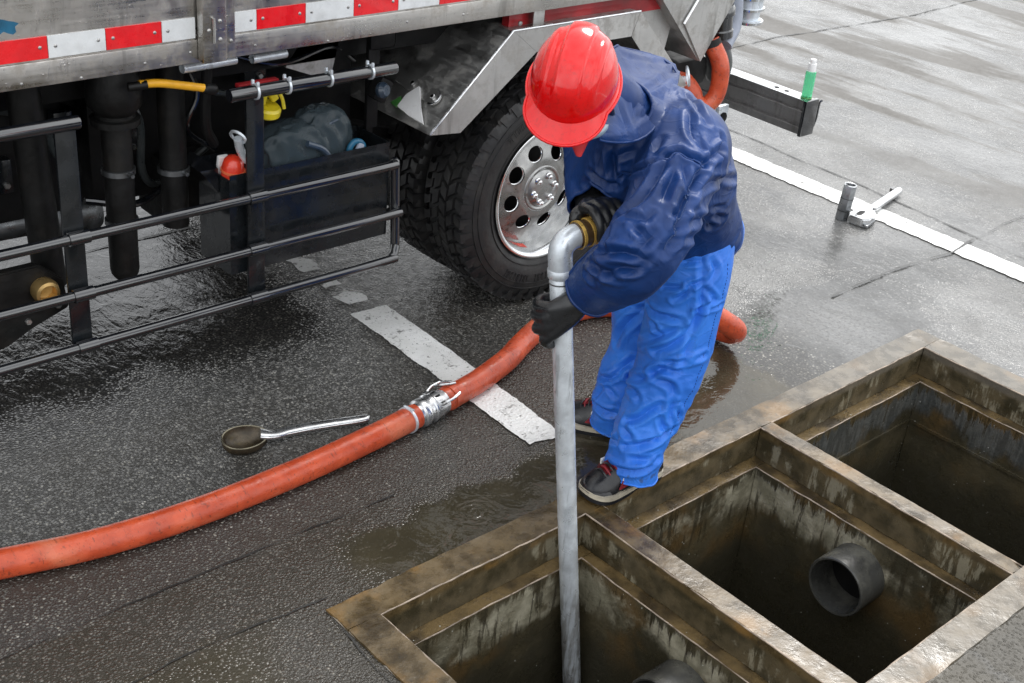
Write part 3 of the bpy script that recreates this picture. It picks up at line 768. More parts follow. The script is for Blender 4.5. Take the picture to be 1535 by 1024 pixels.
for x0, x1 in ((-1.2, 1.225), (1.624, 2.146)):
    bm = BM(); lathe(bm, [(0, 0), (.0165, 0), (.0175, .002), (.0175, x1-x0-.003), (.0165, x1-x0), (.013, x1-x0), (.013, x1-x0-.03), (0, x1-x0-.03)], (x0, TY, .903), (1, 0, 0), 18)
    obj('top_bar', bm, 'black_paint', guard)
for xx in (1.70, 1.795, 1.925, 2.06):
    bm = BM(); lathe(bm, [(.0178, -.003), (.0215, -.003), (.0215, .003), (.0178, .003)], (xx, TY, .903), (1, 0, 0), 18, closed=True)
    for s in (-1, 1): bolt(bm, (xx, TY+.012*s, .921), (0, 0, 1), .005, .010)
    obj('u_bolt', bm, 'galvanised', guard)
bm = BM(); bx(bm, 1.67, 1.79, TY+.03, TY+.05, .905, .915, .002); obj('bracket', bm, 'frame_red', guard)

# ---- tool box
tb = bpy.data.objects.new('tool_tray', None); link(tb, truck, Vector((1.9, 2.87, .38)))
TX0, TX1, TB0, TB1, TZ0, TZ1 = 1.648, 2.170, 2.800, 2.960, .375, .665
for nm, a in (('front_panel', (TX0, TX1, TB0, TB0+.003, TZ0, TZ1)), ('back_panel', (TX0, TX1, TB1-.003, TB1, TZ0, TZ1)), ('end_panel', (TX0-.003, TX0, TB0, TB1, TZ0, TZ1-.012)), ('end_panel', (TX1, TX1+.003, TB0, TB1, TZ0, TZ1)), ('base_panel', (TX0, TX1, TB0+.004, TB1-.004, TZ0, TZ0+.003))):
    bm = BM(); bx(bm, *a); obj(nm, bm, 'box_paint', tb)
bm = BM(); bx(bm, TX0, TX1, TB0+.004, TB1-.004, TZ0+.17, TZ0+.176); obj('shelf', bm, 'black_grime', tb)
bm = BM(); prism(bm, [(TX0-.06, .672), (TX0-.006, .672), (TX0-.006, .60), (TX0-.045, .655)], TB0+.05, TB1+.03); obj('gusset', bm, 'black_paint', tb)
SH = TZ0+.176
# ---- valve, drop pipes, lever
val = bpy.data.objects.new('drain_valve', None); link(val, truck, Vector((1.38, 2.90, .6)))
bm = BM(); lathe(bm, [(0, .10), (.05, .095), (.066, .05), (.070, 0), (.066, -.03), (.05, -.05), (.05, -.06), (.062, -.062), (.062, -.078), (.045, -.08), (0, -.08)], (1.385, 2.90, .905), (0, 0, 1), 28); obj('valve_body', bm, 'black_grime', val)
bm = BM(); tube(bm, [(1.385, 2.90, .83), (1.385, 2.90, .425)], .038, 22, round_end=True); obj('drop_pipe', bm, 'black_grime', val)
bm = BM(); tube(bm, [(1.555, 2.93, .99), (1.555, 2.93, .50)], .036, 20); obj('drop_pipe', bm, 'black_grime', val)
bm = BM(); tube(bm, [(1.165, 2.92, .98), (1.19, 2.92, .42)], .040, 20); obj('drop_pipe', bm, 'black_grime', val)
bm = BM(); tube(bm, [(1.375, 2.80, .950), (1.42, 2.79, .953)], .011, 12); obj('lever_boss', bm, 'black_grime', val)
bm = BM(); tube(bm, [(1.580, 2.79, .918), (1.598, 2.79, .914)], .0145, 14, round_end=True); obj('lever_end', bm, 'black_grime', val)
bm = BM(); tube(bm, [(1.402, 2.795, .954), (1.45, 2.792, .9515), (1.52, 2.79, .935), (1.588, 2.79, .917)], .0105, 14, 4); obj('lever_handle', bm, 'yellow_handle', val)
# outlet flange with brass coupling
fl = bpy.data.objects.new('outlet_flange', None); link(fl, truck, Vector((1.12, 2.85, .45)))
bm = BM(); prism(bm, [(.96, .52), (1.13, .520), (1.19, .468), (1.20, .385), (1.10, .350), (1.03, .315), (.98, .315), (.95, .36)], 2.84, 2.87, bev=.004); obj('flange_plate', bm, 'black_grime', fl)
bm = BM(); lathe(bm, [(.020, .0), (.032, .0), (.034, .02), (.030, .034), (.022, .036), (.021, .01), (0, .005)], (1.135, 2.84, .455), (0, -1, 0), 26); obj('brass_coupling', bm, 'brass', fl)
bm = BM()
for xx, zz in ((1.0, .48), (1.17, .40), (1.0, .36), (1.09, .375)): bolt(bm, (xx, 2.84, zz), (0, -1, 0), .009, .008)
obj('flange_bolt', bm, 'rivet_steel', fl, kind='stuff')
# assorted hoses and cables deep under the body (dark)
bm = BM()
for a in ([(1.3, 3.1, .96), (1.7, 3.05, .93), (2.0, 3.12, .95), (2.3, 3.1, .9)], [(1.62, 2.85, .98), (1.62, 2.87, .80), (1.66, 2.9, .72)], [(1.2, 3.2, .9), (1.6, 3.24, .7), (2.2, 3.2, .6)]): tube(bm, a, .014, 10, 6)
obj('brake_hose', bm, 'under_dark', truck)
bm = BM(); lathe(bm, [(.012, 0), (.012, .16)], (1.52, 2.80, .975), (1, .1, -.02), 12); lathe(bm, [(.012, 0), (.012, .11)], (1.73, 2.82, .965), (1, .1, -.02), 12); obj('air_pipe', bm, 'galvanised', truck)
bm = BM(); lathe(bm, [(.018, -.003), (.024, -.003), (.024, .003), (.018, .003)], (1.668, 2.79, .775), (.7, .3, .5), 20, closed=True); tube(bm, [(1.668, 2.79, .77), (1.68, 2.80, .735), (1.70, 2.80, .70)], .012, 10, 4); obj('hook_ring', bm, 'galvanised', truck)

for i, a in enumerate(([(1.36, 3.05, .93), (1.50, 3.02, .80), (1.52, 3.04, .62), (1.60, 3.08, .56), (1.75, 3.06, .66)], [(1.62, 3.0, .95), (1.66, 2.98, .84), (1.63, 2.99, .74), (1.72, 3.0, .66)], [(1.0, 3.06, .88), (1.22, 3.04, .83), (1.30, 3.06, .70)],
                      [(1.75, 2.99, .93), (1.92, 2.98, .88), (2.1, 3.0, .90), (2.2, 3.02, .84)], [(1.50, 3.04, .90), (1.80, 3.02, .80), (2.16, 3.05, .78)], [(1.36, 3.06, .56), (1.50, 3.04, .53), (1.62, 3.06, .57)])):
    bm = BM(); tube(bm, a, (.011, .008, .013, .007, .009, .010)[i], 10, 6); obj('cable', bm, 'black_paint' if i % 2 else 'dark_hose', truck)
for x_, z_, w_ in ((1.30, .72, .05), (1.47, .66, .06), (1.62, .84, .05), (1.86, .80, .07), (2.05, .88, .05), (1.12, .62, .06)):
    bm = BM(); bx(bm, x_, x_+w_, 3.07, 3.108, z_, z_+.09, .004); br = obj('mount_bracket', bm, 'box_paint', truck)
    bm = BM(); bolt(bm, (x_+w_*.3, 3.07, z_+.065), (0, -1, 0), .009, .008); obj('mount_bolt', bm, 'rivet_steel', br)
    bm = BM(); bolt(bm, (x_+w_*.7, 3.07, z_+.022), (0, -1, 0), .009, .008); obj('mount_bolt', bm, 'rivet_steel', br)
for x_, y_, z_ in ((1.385, 2.862, .70), (1.385, 2.862, .56), (1.555, 2.894, .66)):
    bm = BM(); lathe(bm, [(.0385, -.008), (.043, -.007), (.043, .007), (.0385, .008)], (x_, 2.90 if x_ < 1.5 else 2.93, z_), (0, 0, 1), 22, closed=True); bolt(bm, (x_+.01, y_-.006, z_), (0, -1, 0), .007, .014); obj('pipe_clamp', bm, 'shaft_steel', val)
bm = BM(); box(bm, (1.655, 3.085, .60), (.10, .03, .10), None, .008); lathe(bm, [(0, .0), (.022, .0), (.024, .01), (.014, .02), (0, .021)], (1.648, 3.07, .605), (0, -1, 0), 18); obj('relay_housing', bm, 'black_grime', truck)
# ---- mudguard over the rear wheels
mg = bpy.data.objects.new('mudguard', None); link(mg, truck, Vector((2.8, 2.95, .9)))
prof = [(2.286, .680), (2.581, .950), (3.129, .948), (3.42, .66)]
T_ = .005
def strip(a, b, y0, y1, th=T_):
    a, b = Vector((a[0], 0, a[1])), Vector((b[0], 0, b[1])); d = (b-a).normalized(); nr = Vector((-d.z, 0, d.x))*th
    return [((a).x, (a).z), (b.x, b.z), ((b-nr).x, (b-nr).z), ((a-nr).x, (a-nr).z)]
bm = BM(); prism(bm, strip(prof[0], prof[1], 0, 0), TY+.004, 3.26); obj('front_plate', bm, 'mudguard_steel', mg)
bm = BM(); prism(bm, strip(prof[1], prof[2], 0, 0), TY+.004, 3.26); obj('top_plate', bm, 'mudguard_steel', mg)
bm = BM(); prism(bm, strip(prof[2], prof[3], 0, 0), TY+.004, 3.26); obj('rear_plate', bm, 'mudguard_steel', mg)
bm = BM(); prism(bm, [(2.286, .680), (2.400, .668), (2.682, .876), (2.581, .952)], TY-.001, TY+.003); obj('front_flange', bm, 'mudguard_steel', mg)
bm = BM(); prism(bm, [(2.582, .952), (2.683, .876), (3.100, .872), (3.129, .950)], TY-.0005, TY+.003); obj('top_flange', bm, 'mudguard_steel', mg)
bm = BM(); prism(bm, [(3.130, .950), (3.101, .872), (3.31, .66), (3.42, .66)], TY-.001, TY+.003); obj('rear_flange', bm, 'mudguard_steel', mg)
bm = BM(); tube(bm, [(2.284, TY, .682), (2.580, TY, .953), (3.129, TY, .951)], .0042, 8); obj('rolled_edge', bm, 'bright_edge', mg)
bm = BM(); prism(bm, [(1.95, .86), (2.10, .80), (2.13, .915), (2.02, .955)], 3.0, 3.012); obj('inner_flap', bm, 'mudguard_steel', mg)
# slotted link plate bolted on the front plate
dP = (Vector((2.581, 0, .95))-Vector((2.286, 0, .68))).normalized(); nP = Vector((-dP.z, 0, dP.x))
def onplate(s, y, h): return Vector((2.286, y, .68))+dP*s+nP*h
bm = BM()
A_, B_ = onplate(.125, 3.02, .012), onplate(.105, 2.835, .012); ax_ = (B_-A_).normalized(); sd_ = nP.cross(ax_).normalized()
out = []
for k in range(9): a = -math.pi/2+math.pi*k/8; out.append(B_+ax_*.024*math.cos(a)+sd_*.024*math.sin(a))
out += [A_+sd_*.024, A_-sd_*.024]
vs = [bm.verts.new(p) for p in out]; f = bm.faces.new(vs); r = bmesh.ops.extrude_face_region(bm, geom=[f])
bmesh.ops.translate(bm, verts=[g for g in r['geom'] if isinstance(g, bmesh.types.BMVert)], vec=-nP*.008)
lk = obj('link_plate', bm, 'mudguard_steel', mg)
bm = BM(); bolt(bm, B_, nP, .009, .008); bolt(bm, A_.lerp(B_, .42), nP, .009, .008); obj('link_bolt', bm, 'chrome', lk, kind='stuff')
bm = BM(); tube(bm, out[0:9], .0035, 8); obj('link_rim', bm, 'bright_edge', lk)
bm = BM(); bx(bm, 2.675, 2.72, TY+.018, TY+.022, .945, .998, .003); obj('hanger', bm, 'mudguard_steel', mg)
bm = BM(); bolt(bm, (2.63, TY+.03, .962), (0, -1, 0), .008, .006); obj('hanger_bolt', bm, 'rivet_steel', mg)
# bracket and hanging parts left of the mudguard
bm = BM(); bx(bm, 2.185, 2.225, 2.93, 2.945, .66, .955, .003); bx(bm, 2.18, 2.27, 2.915, 2.93, .90, .955, .012); bx(bm, 2.19, 2.215, 2.94, 2.955, .45, .66); box(bm, (2.205, 2.90, .79), (.05, .045, .07), Matrix.Rotation(.5, 3, 'Y'), .01)
obj('stay', bm, 'under_dark', truck)
bm = BM(); lathe(bm, [(0, -.014), (.014, -.014), (.022, -.006), (.024, .006), (.016, .018), (0, .018)], (2.185, 2.862, .80), (.3, -1, .2), 18); obj('lamp_holder', bm, 'blue_grip', truck)
bm = BM()
W = [onplate(.115, 2.905, .022), onplate(.075, 2.93, .020), onplate(.030, 2.930, .018), onplate(.020, 2.868, .014), onplate(.018, 2.800, .012), onplate(.060, 2.850, .018)]
vs = [bm.verts.new(p) for p in W]; f = bm.faces.new(vs); r = bmesh.ops.extrude_face_region(bm, geom=[f])
bmesh.ops.translate(bm, verts=[g for g in r['geom'] if isinstance(g, bmesh.types.BMVert)], vec=-nP*.009)
obj('white_wedge', bm, 'white_plastic', truck)
bm = BM(); vs = [bm.verts.new(p) for p in (onplate(.062, 2.945, .019), onplate(.03, 2.965, .018), onplate(.026, 2.932, .018), onplate(.05, 2.925, .018))]; f = bm.faces.new(vs)
r = bmesh.ops.extrude_face_region(bm, geom=[f]); bmesh.ops.translate(bm, verts=[g for g in r['geom'] if isinstance(g, bmesh.types.BMVert)], vec=-nP*.006); obj('green_wedge', bm, 'leaf_green', truck)

# ---- wheels
WX, WZ, WR = 2.815, .3865, .3865
def make_tyre(yc, parent, shine):
    bm = BM()
    pr = [(-.070, .226), (-.080, .236), (-.092, .262), (-.0985, .300), (-.0975, .330), (-.093, .352), (-.088, .364), (-.080, .3715), (-.04, .3735), (0, .374), (.04, .3735), (.080, .3715), (.088, .364), (.0975, .33), (.0985, .30), (.092, .262), (.080, .236), (.070, .226)]
    lathe(bm, [(r, y) for y, r in pr], (WX, yc, WZ), (0, 1, 0), 96)
    # ribs moulded in the sidewall
    for r_, o_ in ((.338, -.0985), (.258, -.0925), (.318, -.0995)):
        lathe(bm, [(r_-.0022, o_+.003), (r_-.001, o_-.0012), (r_+.001, o_-.0012), (r_+.0022, o_+.003)], (WX, yc, WZ), (0, 1, 0), 96)
    ty = obj('tyre', bm, 'tyre_rubber', parent, ang=40)
    # raised sidewall characters (worn, unreadable)
    bm = BM(); rnd = random.Random(3)
    def mark(a, r, w, h):
        d = Vector((math.sin(a), 0, -math.cos(a))); tg = Vector((math.cos(a), 0, math.sin(a)))
        M3 = Matrix((tg, (0, 1, 0), d)).transposed()
        box(bm, Vector((WX, yc-.0985, WZ))+d*r, (w, .003, h), M3)
    for base, n in ((-.62, 7), (-.12, 6), (2.6, 8), (3.6, 6)):
        for k in range(n):
            a = base+k*.055
            mark(a, .302, .0035, .026); mark(a+.022, .302+rnd.choice((-.01, 0, .01)), .010, .0035)
            if rnd.random() < .6: mark(a+.036, .302, .003, .02)
    obj('sidewall_lettering', bm, 'tyre_rubber', parent, kind='stuff')
    bm = BM(); N = 46
    def block(y0, y1, a0, a1, r0, r1, sk=0.0, side=0):
        vs = []
        for rr, sh in ((r0, 1.0), (r1, .86)):
            am, ad = (a0+a1)/2, (a1-a0)/2*sh; ym, yd = (y0+y1)/2, (y1-y0)/2*(1 if sh == 1 else .93)
            for sy, sa in ((-1, -1), (1, -1), (1, 1), (-1, 1)):
                a = am+sa*ad+sk*sy; y = ym+sy*yd
                vs.append(bm.verts.new((WX+rr*math.sin(a), yc+y, WZ-rr*math.cos(a))))
        b, t = vs[:4], vs[4:]
        bm.faces.new(t)
        for k in range(4): bm.faces.new((b[k], b[(k+1) % 4], t[(k+1) % 4], t[k]))
    for k in range(N):
        a = 2*math.pi*k/N; s = 2*math.pi/N
        rt = WR
        for sgn in (-1, 1):
            off = 0 if sgn < 0 else s*.5
            block(sgn*.0735-.0155, sgn*.0735+.0155, a+off-.30*s, a+off+.30*s, .366, rt-.0015, .02*sgn)
            # shoulder lug running down the sidewall
            y0 = sgn*.089
            vs = []
            for rr, yy, wd in ((.384, sgn*.0890, .24), (.344, sgn*.0985, .17)):
                for dy in (0, -sgn*.012):
                    for sa in (-1, 1):
                        an = a+off+sa*wd*s; vs.append(bm.verts.new((WX+rr*math.sin(an), yc+yy+dy, WZ-rr*math.cos(an))))
            for q in ((0, 1, 5, 4), (0, 4, 6, 2), (1, 3, 7, 5), (4, 5, 7, 6), (0, 2, 3, 1)): bm.faces.new([vs[i] for i in q])
        for row, yy in enumerate((-.036, 0, .036)):
            off = s*(.5 if row == 1 else .15)
            block(yy-.0145, yy+.0145, a+off-.40*s, a+off+.40*s, .37, rt, .025*(1 if row != 1 else -1))
    for f in bm.faces: pass
    obj('tread', bm, 'tyre_rubber', parent, kind='stuff', ang=30)
    return ty
def make_wheel(yc, full=True):
    w = bpy.data.objects.new('wheel', None); link(w, truck, Vector((WX, yc, WZ)))
    make_tyre(yc, w, full)
    if not full:
        bm = BM(); lathe(bm, [(.226, -.08), (.21, -.06), (.20, 0), (.21, .06), (.226, .08)], (WX, yc, WZ), (0, 1, 0), 48); lathe(bm, [(.2, -.02), (0, -.02)], (WX, yc, WZ), (0, 1, 0), 40); obj('rim', bm, 'under_dark', w)
        return
    bm = BM()
    lathe(bm, [(.2245, -.062), (.2300, -.078), (.2345, -.0835), (.2345, -.0875), (.2295, -.0895), (.2215, -.0865), (.2165, -.078), (.2075, -.060), (.2040, -.035), (.2000, .0), (.198, .06), (.21, .08), (.226, .09)], (WX, yc, WZ), (0, 1, 0), 80); obj('rim', bm, 'chrome', w, ang=50)
    # disc with eight hand holes
    bm = BM(); yd = yc-.008
    def ring(r, n, cx=0, cz=0, sx=1.0, ang=0):
        vs = []
        for k in range(n):
            a = 2*math.pi*k/n; x, z = r*sx*math.cos(a), r*math.sin(a)
            vs.append(bm.verts.new((WX+cx+x*math.cos(ang)-z*math.sin(ang), yd, WZ+cz+x*math.sin(ang)+z*math.cos(ang))))
        return [bm.edges.new((vs[k], vs[(k+1) % n])) for k in range(n)]
    es = ring(.2035, 96); holes = []
    for k in range(8):
        a = 2*math.pi*(k+.35)/8; hx, hz = .126*math.cos(a), .126*math.sin(a); holes.append((hx, hz, a)); es += ring(.031, 24, hx, hz, .84, a)
    bmesh.ops.triangle_fill(bm, use_beauty=True, use_dissolve=False, edges=es)
    for f in list(bm.faces):
        c = f.calc_center_median()
        for hx, hz, a in holes:
            if (c.x-WX-hx)**2+(c.z-WZ-hz)**2 < .019**2: bm.faces.remove(f); break
    # dish the disc: raised towards the hub
    for v in bm.verts:
        r = math.hypot(v.co.x-WX, v.co.z-WZ); v.co.y -= .030*max(0, min(1, (.19-r)/.09))
    g = bmesh.ops.solidify(bm, geom=list(bm.faces), thickness=.010)
    obj('wheel_disc', bm, 'disc_metal', w, ang=40)
    bm = BM()
    for hx, hz, a in holes:
        r = math.hypot(hx, hz); y0 = yd-.030*min(1, (.19-r)/.09)
        pts = []
        for k in range(25):
            t = 2*math.pi*k/24; x, z = .032*.84*math.cos(t), .032*math.sin(t)
            X, Z = hx+x*math.cos(a)-z*math.sin(a), hz+x*math.sin(a)+z*math.cos(a)
            pts.append((WX+X, yd-.030*max(0, min(1, (.19-math.hypot(X, Z))/.09))-.002, WZ+Z))
        tube(bm, pts, .0032, 8, cap=False)
    obj('hole_rim', bm, 'chrome', w)
    bm = BM(); lathe(bm, [(.082, .0), (.081, -.012), (.076, -.016), (.070, -.0155), (.066, -.012), (.062, -.0125), (.058, -.018), (.03, -.021), (0, -.022)], (WX, yd-.029, WZ), (0, 1, 0), 56); obj('hub_cap', bm, 'disc_metal', w, ang=50)
    for k in range(6):
        a = 2*math.pi*(k+.2)/6
        bm = BM(); lathe(bm, [(.0115, 0), (.0115, .004), (.0085, .006), (.0085, .016), (.005, .019), (0, .0195)], (WX+.046*math.cos(a), yd-.048, WZ+.046*math.sin(a)), (0, -1, 0), 12); obj('lug_nut', bm, 'chrome', w, ang=50)
    bm = BM(); lathe(bm, [(.205, .03), (0, .03)], (WX, yc, WZ), (0, 1, 0), 40); obj('brake_drum', bm, 'under_dark', w)
    # paint traces in the dish
    bm = BM(); lathe(bm, [(.2025, -.030), (.2040, -.040), (.2064, -.056)], (WX, yc, WZ), (0, 1, 0), 14, a0=R(148), a1=R(192)); obj('paint_trace', bm, 'red_plastic', w)
make_wheel(2.852, True); make_wheel(3.088, False)
for yc in (4.60,): make_wheel(yc, False)
bm = BM(); prism(bm, [(3.30, .62), (3.42, .62), (3.42, .20), (3.32, .20)], 2.80, 3.2); obj('mud_flap', bm, 'black_grime', truck)

# ---- rear box, beam and fittings
rb = bpy.data.objects.new('rear_box', None); link(rb, truck, Vector((3.45, 3.0, .95)))
bm = BM(); prism(bm, [(3.20, 1.01), (3.466, .739), (3.63, .99), (3.66, 1.25), (3.30, 1.25)], TY+.004, 3.35); obj('box_shell', bm, 'mudguard_steel', rb)
bm = BM(); prism(bm, [(3.353, .885), (3.468, .739), (3.606, .940), (3.65, 1.20), (3.58, 1.20)], TY-.004, TY+.0035); obj('box_face', bm, 'mudguard_steel', rb)
bm = BM(); tube(bm, [(3.350, TY-.004, .884), (3.575, TY-.004, 1.19)], .0045, 8); obj('folded_edge', bm, 'bright_edge', rb)
bm = BM(); prism(bm, [(3.14, .94), (3.33, .775), (3.352, .885), (3.22, 1.01)], TY+.05, TY+.055); obj('box_flange', bm, 'mudguard_steel', rb)
beam = bpy.data.objects.new('rear_beam', None); link(beam, truck, Vector((4.2, 3.9, .41)))
bm = BM()
prism(bm, [(4.165, .480), (4.235, .480), (4.235, .345), (4.165, .345), (4.165, .372), (4.172, .376), (4.172, .384), (4.165, .388), (4.165, .436), (4.172, .440), (4.172, .446), (4.165, .450)], TY+.012, 4.95)
obj('beam_profile', bm, 'beam_steel', beam)
bm = BM(); bx(bm, 4.1645, 4.2355, TY+.03, 4.9, .4805, .4825); obj('beam_top', bm, 'bright_edge', beam)
bm = BM(); bx(bm, 4.158, 4.242, TY-.006, TY+.0115, .338, .484, .006); tube(bm, [(4.242, TY+.002, .36), (4.256, TY+.002, .40), (4.258, TY+.002, .46), (4.264, TY-.004, .474)], .0045, 8, 4); obj('end_cap', bm, 'black_paint', beam)
for yy in (2.93, 2.88):
    bm = BM(); lathe(bm, [(0, 0), (.010, 0), (.010, .0012), (0, .0013)], (4.2, yy, .4825), (0, 0, 1), 14); obj('beam_hole', bm, 'under_dark', beam)
bm = BM(); bx(bm, 4.0, 4.06, 3.04, 3.06, .30, .40, .004); lk = obj('hanger_plate', bm, 'galvanised', beam)
bm = BM(); lathe(bm, [(.022, 0), (.022, .003), (0, .004)], (4.03, 3.039, .35), (0, -1, 0), 16); obj('hanger_hole', bm, 'under_dark', lk)
bm = BM(); bx(bm, 3.5, 4.16, 3.32, 3.40, .40, .60); obj('beam_arm', bm, 'under_dark', beam)
# grey elbow hose, clear strainer bottles at the tail
bm = BM(); tube(bm, [(3.62, 2.86, .90), (3.63, 2.84, .80), (3.66, 2.82, .70), (3.69, 2.84, .645)], .047, 20, 6, round_end=True); obj('drain_hose', bm, 'dark_hose', truck)
bm = BM(); lathe(bm, [(0, .055), (.045, .055), (.052, .045), (.052, .02), (.046, .015), (.046, -.03), (.050, -.035), (.050, -.06), (.03, -.065), (0, -.065)], (3.60, 2.80, .86), (-.15, 0, 1), 26); obj('coupling_ring', bm, 'black_paint', truck)
bm = BM(); tube(bm, [(3.66, 2.82, 1.02), (3.69, 2.82, .92), (3.68, 2.80, .83), (3.62, 2.78, .77)], .030, 16, 6); obj('elbow_pipe', bm, 'grey_part', truck)
ST = (3.84, 2.86, .88)
bm = BM(); lathe(bm, [(0, .20), (.036, .20), (.038, .11), (.044, .10), (.044, .085), (.050, .08), (.050, .02), (.045, .015), (.047, -.02), (.040, -.025), (.036, -.06), (.044, -.062), (.044, -.078), (0, -.08)], ST, (-.06, .02, 1), 28); st = obj('strainer', bm, 'galvanised', truck)
bm = BM()
for h in (.09, .018, -.022, -.07): lathe(bm, [(.046, h-.004), (.053, h-.004), (.053, h+.004), (.046, h+.004)], ST, (-.06, .02, 1), 24, closed=True)
obj('strainer_band', bm, 'chrome', st)
bm = BM(); lathe(bm, [(.03, -.003), (.036, -.003), (.036, .003), (.03, .003)], (3.40, 2.74, .70), (.7, -.6, .2), 22, closed=True); bx(bm, 3.37, 3.45, 2.78, 2.80, .60, .68, .008); obj('lifting_ring', bm, 'galvanised', truck)
bm = BM(); bx(bm, 3.40, 3.60, 2.82, 2.95, .62, .72, .02); obj('hose_bracket', bm, 'under_dark', truck)
bm = BM(); bx(bm, 3.30, 3.34, TY+.02, YB-.1, .99, 2.5, .01); bx(bm, 3.60, 3.64, 3.3, 4.4, .9, 2.3, .01); obj('tail_frame', bm, 'mudguard_steel', truck)

# ================================================================== THINGS ON THE TRUCK
# coiled orange hose hung at the tail
bm = BM(); tube(bm, [(3.535, 2.775, .80), (3.555, 2.73, .72), (3.555, 2.725, .62), (3.52, 2.74, .575), (3.485, 2.755, .59), (3.475, 2.77, .625), (3.465, 2.80, .65), (3.44, 2.84, .66)], .031, 18, 8)
tube(bm, [(3.50, 2.83, .66), (3.46, 2.82, .62), (3.44, 2.83, .57), (3.40, 2.86, .56)], .030, 16, 6)
hl = obj('spare_hose', bm, 'hose_orange', None, 'short loop of orange hose hung behind the rear mudguard', 'hose', ang=60)
bm = BM(); lathe(bm, [(.0315, -.012), (.035, -.012), (.035, .012), (.0315, .012)], (3.537, 2.771, .79), (.2, -.4, -1), 20, closed=True); obj('hose_collar', bm, 'black_grime', hl)
# green bottle standing on the beam end
bt = thing('green_bottle', 'translucent green bottle with white cap standing on the rear beam end', 'bottle', (4.2, TY+.03, .4825))
bm = BM(); lathe(bm, [(0, .0), (.0195, .0), (.0205, .004), (.0205, .10), (.019, .106), (.012, .108)], (4.2, TY+.03, .483), (.02, .02, 1), 26); obj('bottle_body', bm, 'green_bottle', bt, ang=50)
bm = BM(); lathe(bm, [(.0165, .106), (.0165, .134), (.0155, .137), (.0125, .138), (.0125, .152), (.0115, .154), (0, .154)], (4.2, TY+.03, .483), (.02, .02, 1), 24); obj('cap', bm, 'white_plastic', bt, ang=50)
bm = BM(); lathe(bm, [(.0212, .0), (.023, .002), (.0212, .005)], (4.2, TY+.03, .483), (.02, .02, 1), 24); obj('base_ring', bm, 'leaf_green', bt)
# contents of the tool tray
cj = thing('clear_bag', 'grey see-through plastic bag bulging out of the black tool tray', 'bag', (1.90, 2.88, SH))
def bulge(c, s, seed, amp=.13, fold=.05):
    bm = BM(); bmesh.ops.create_icosphere(bm, subdivisions=5, radius=1.0)
    for v in bm.verts:
        p = v.co.copy(); d = 1+amp*noise.noise(p*1.4+Vector((seed, 0, 0)))
        n1 = noise.noise(Vector((p.x*3.2+seed, p.y*3.2, p.z*1.1))); d += fold*(1-abs(n1)*2.2)
        q = Vector((math.copysign(abs(p.x)**.75, p.x), math.copysign(abs(p.y)**.75, p.y), math.copysign(abs(p.z)**.8, p.z)))*d
        v.co = Vector((c[0]+q.x*s[0], c[1]+q.y*s[1], c[2]+q.z*s[2]))
    return bm
obj('bag_skin', bulge((1.895, 2.878, .650), (.140, .060, .098), 3, .10, .09), 'clear_plastic', cj, ang=None)
obj('bag_skin', bulge((1.985, 2.886, .662), (.092, .056, .108), 8, .10, .09), 'clear_plastic', cj, ang=None)
bm = BM(); box(bm, (1.88, 2.88, .64), (.15, .05, .07), Matrix.Rotation(.35, 3, 'Y'), .02); tube(bm, [(1.83, 2.85, .60), (1.90, 2.84, .665), (1.96, 2.85, .68)], .012, 10, 5); obj('bag_contents', bm, 'blue_grip', cj)
bm = BM(); tube(bm, [(1.90, 2.815, .705), (1.95, 2.810, .68), (1.985, 2.812, .63), (2.0, 2.815, .60)], .009, 10, 5); tube(bm, [(1.80, 2.83, .665), (1.87, 2.83, .705), (1.94, 2.84, .725), (2.02, 2.845, .745)], .0045, 8, 5); obj('bag_handle', bm, 'blue_grip', cj)
rj = thing('red_cup', 'red domed plastic cap behind the guard post in the tool tray', 'cap', (1.678, 2.835, SH))
bm = BM(); lathe(bm, [(.026, -.115), (.030, -.04), (.030, .004), (.026, .022), (.016, .032), (0, .035)], (1.678, 2.835, .672), (.05, -.12, 1), 28); obj('cup_dome', bm, 'red_plastic', rj, ang=60)
bm = BM(); lathe(bm, [(.030, .0), (.033, .0), (.033, -.006), (.030, -.006)], (1.678, 2.835, .668), (.05, -.12, 1), 28, closed=True); obj('cup_rim', bm, 'orange_sheet', rj)
bm = BM(); prism(bm, [(1.652, 2.812), (1.70, 2.806), (1.775, 2.812), (1.745, 2.84), (1.66, 2.86)], .640, .650, axis='z'); tag(obj('orange_tray', bm, 'orange_sheet'), 'flat orange tray under the red cap in the tool tray', 'tray')
bm = BM(); box(bm, (1.665, 2.872, .655), (.03, .012, .09), Matrix.Rotation(.2, 3, 'X'), .003); tag(obj('white_card', bm, 'white_plastic'), 'small pale card standing behind the red cap in the tray', 'card')
yc_ = thing('yellow_clamp', 'bright yellow plastic clamp hanging under the top guard bar', 'clamp', (1.76, 2.82, .80))
bm = BM(); lathe(bm, [(0, .012), (.034, .012), (.040, .006), (.040, -.010), (.034, -.016), (0, -.016)], (1.775, 2.825, .823), (.1, -.25, 1), 26); obj('clamp_pad', bm, 'yellow_plastic', yc_)
bm = BM(); box(bm, (1.755, 2.815, .865), (.028, .020, .045), Matrix.Rotation(.3, 3, 'Y'), .005); box(bm, (1.79, 2.82, .862), (.022, .018, .040), Matrix.Rotation(-.5, 3, 'Y'), .005); tube(bm, [(1.80, 2.82, .88), (1.818, 2.815, .85), (1.822, 2.81, .82)], .005, 8, 4); obj('clamp_jaw', bm, 'yellow_plastic', yc_)
tg = thing('spray_trigger', 'blue and grey trigger head poking out of the tool tray', 'trigger', (2.06, 2.83, SH))
bm = BM(); tube(bm, [(2.050, 2.820, .60), (2.045, 2.820, .655), (2.060, 2.818, .680), (2.085, 2.818, .674), (2.10, 2.822, .645)], .009, 12, 6); obj('trigger_body', bm, 'tank_blue', tg)
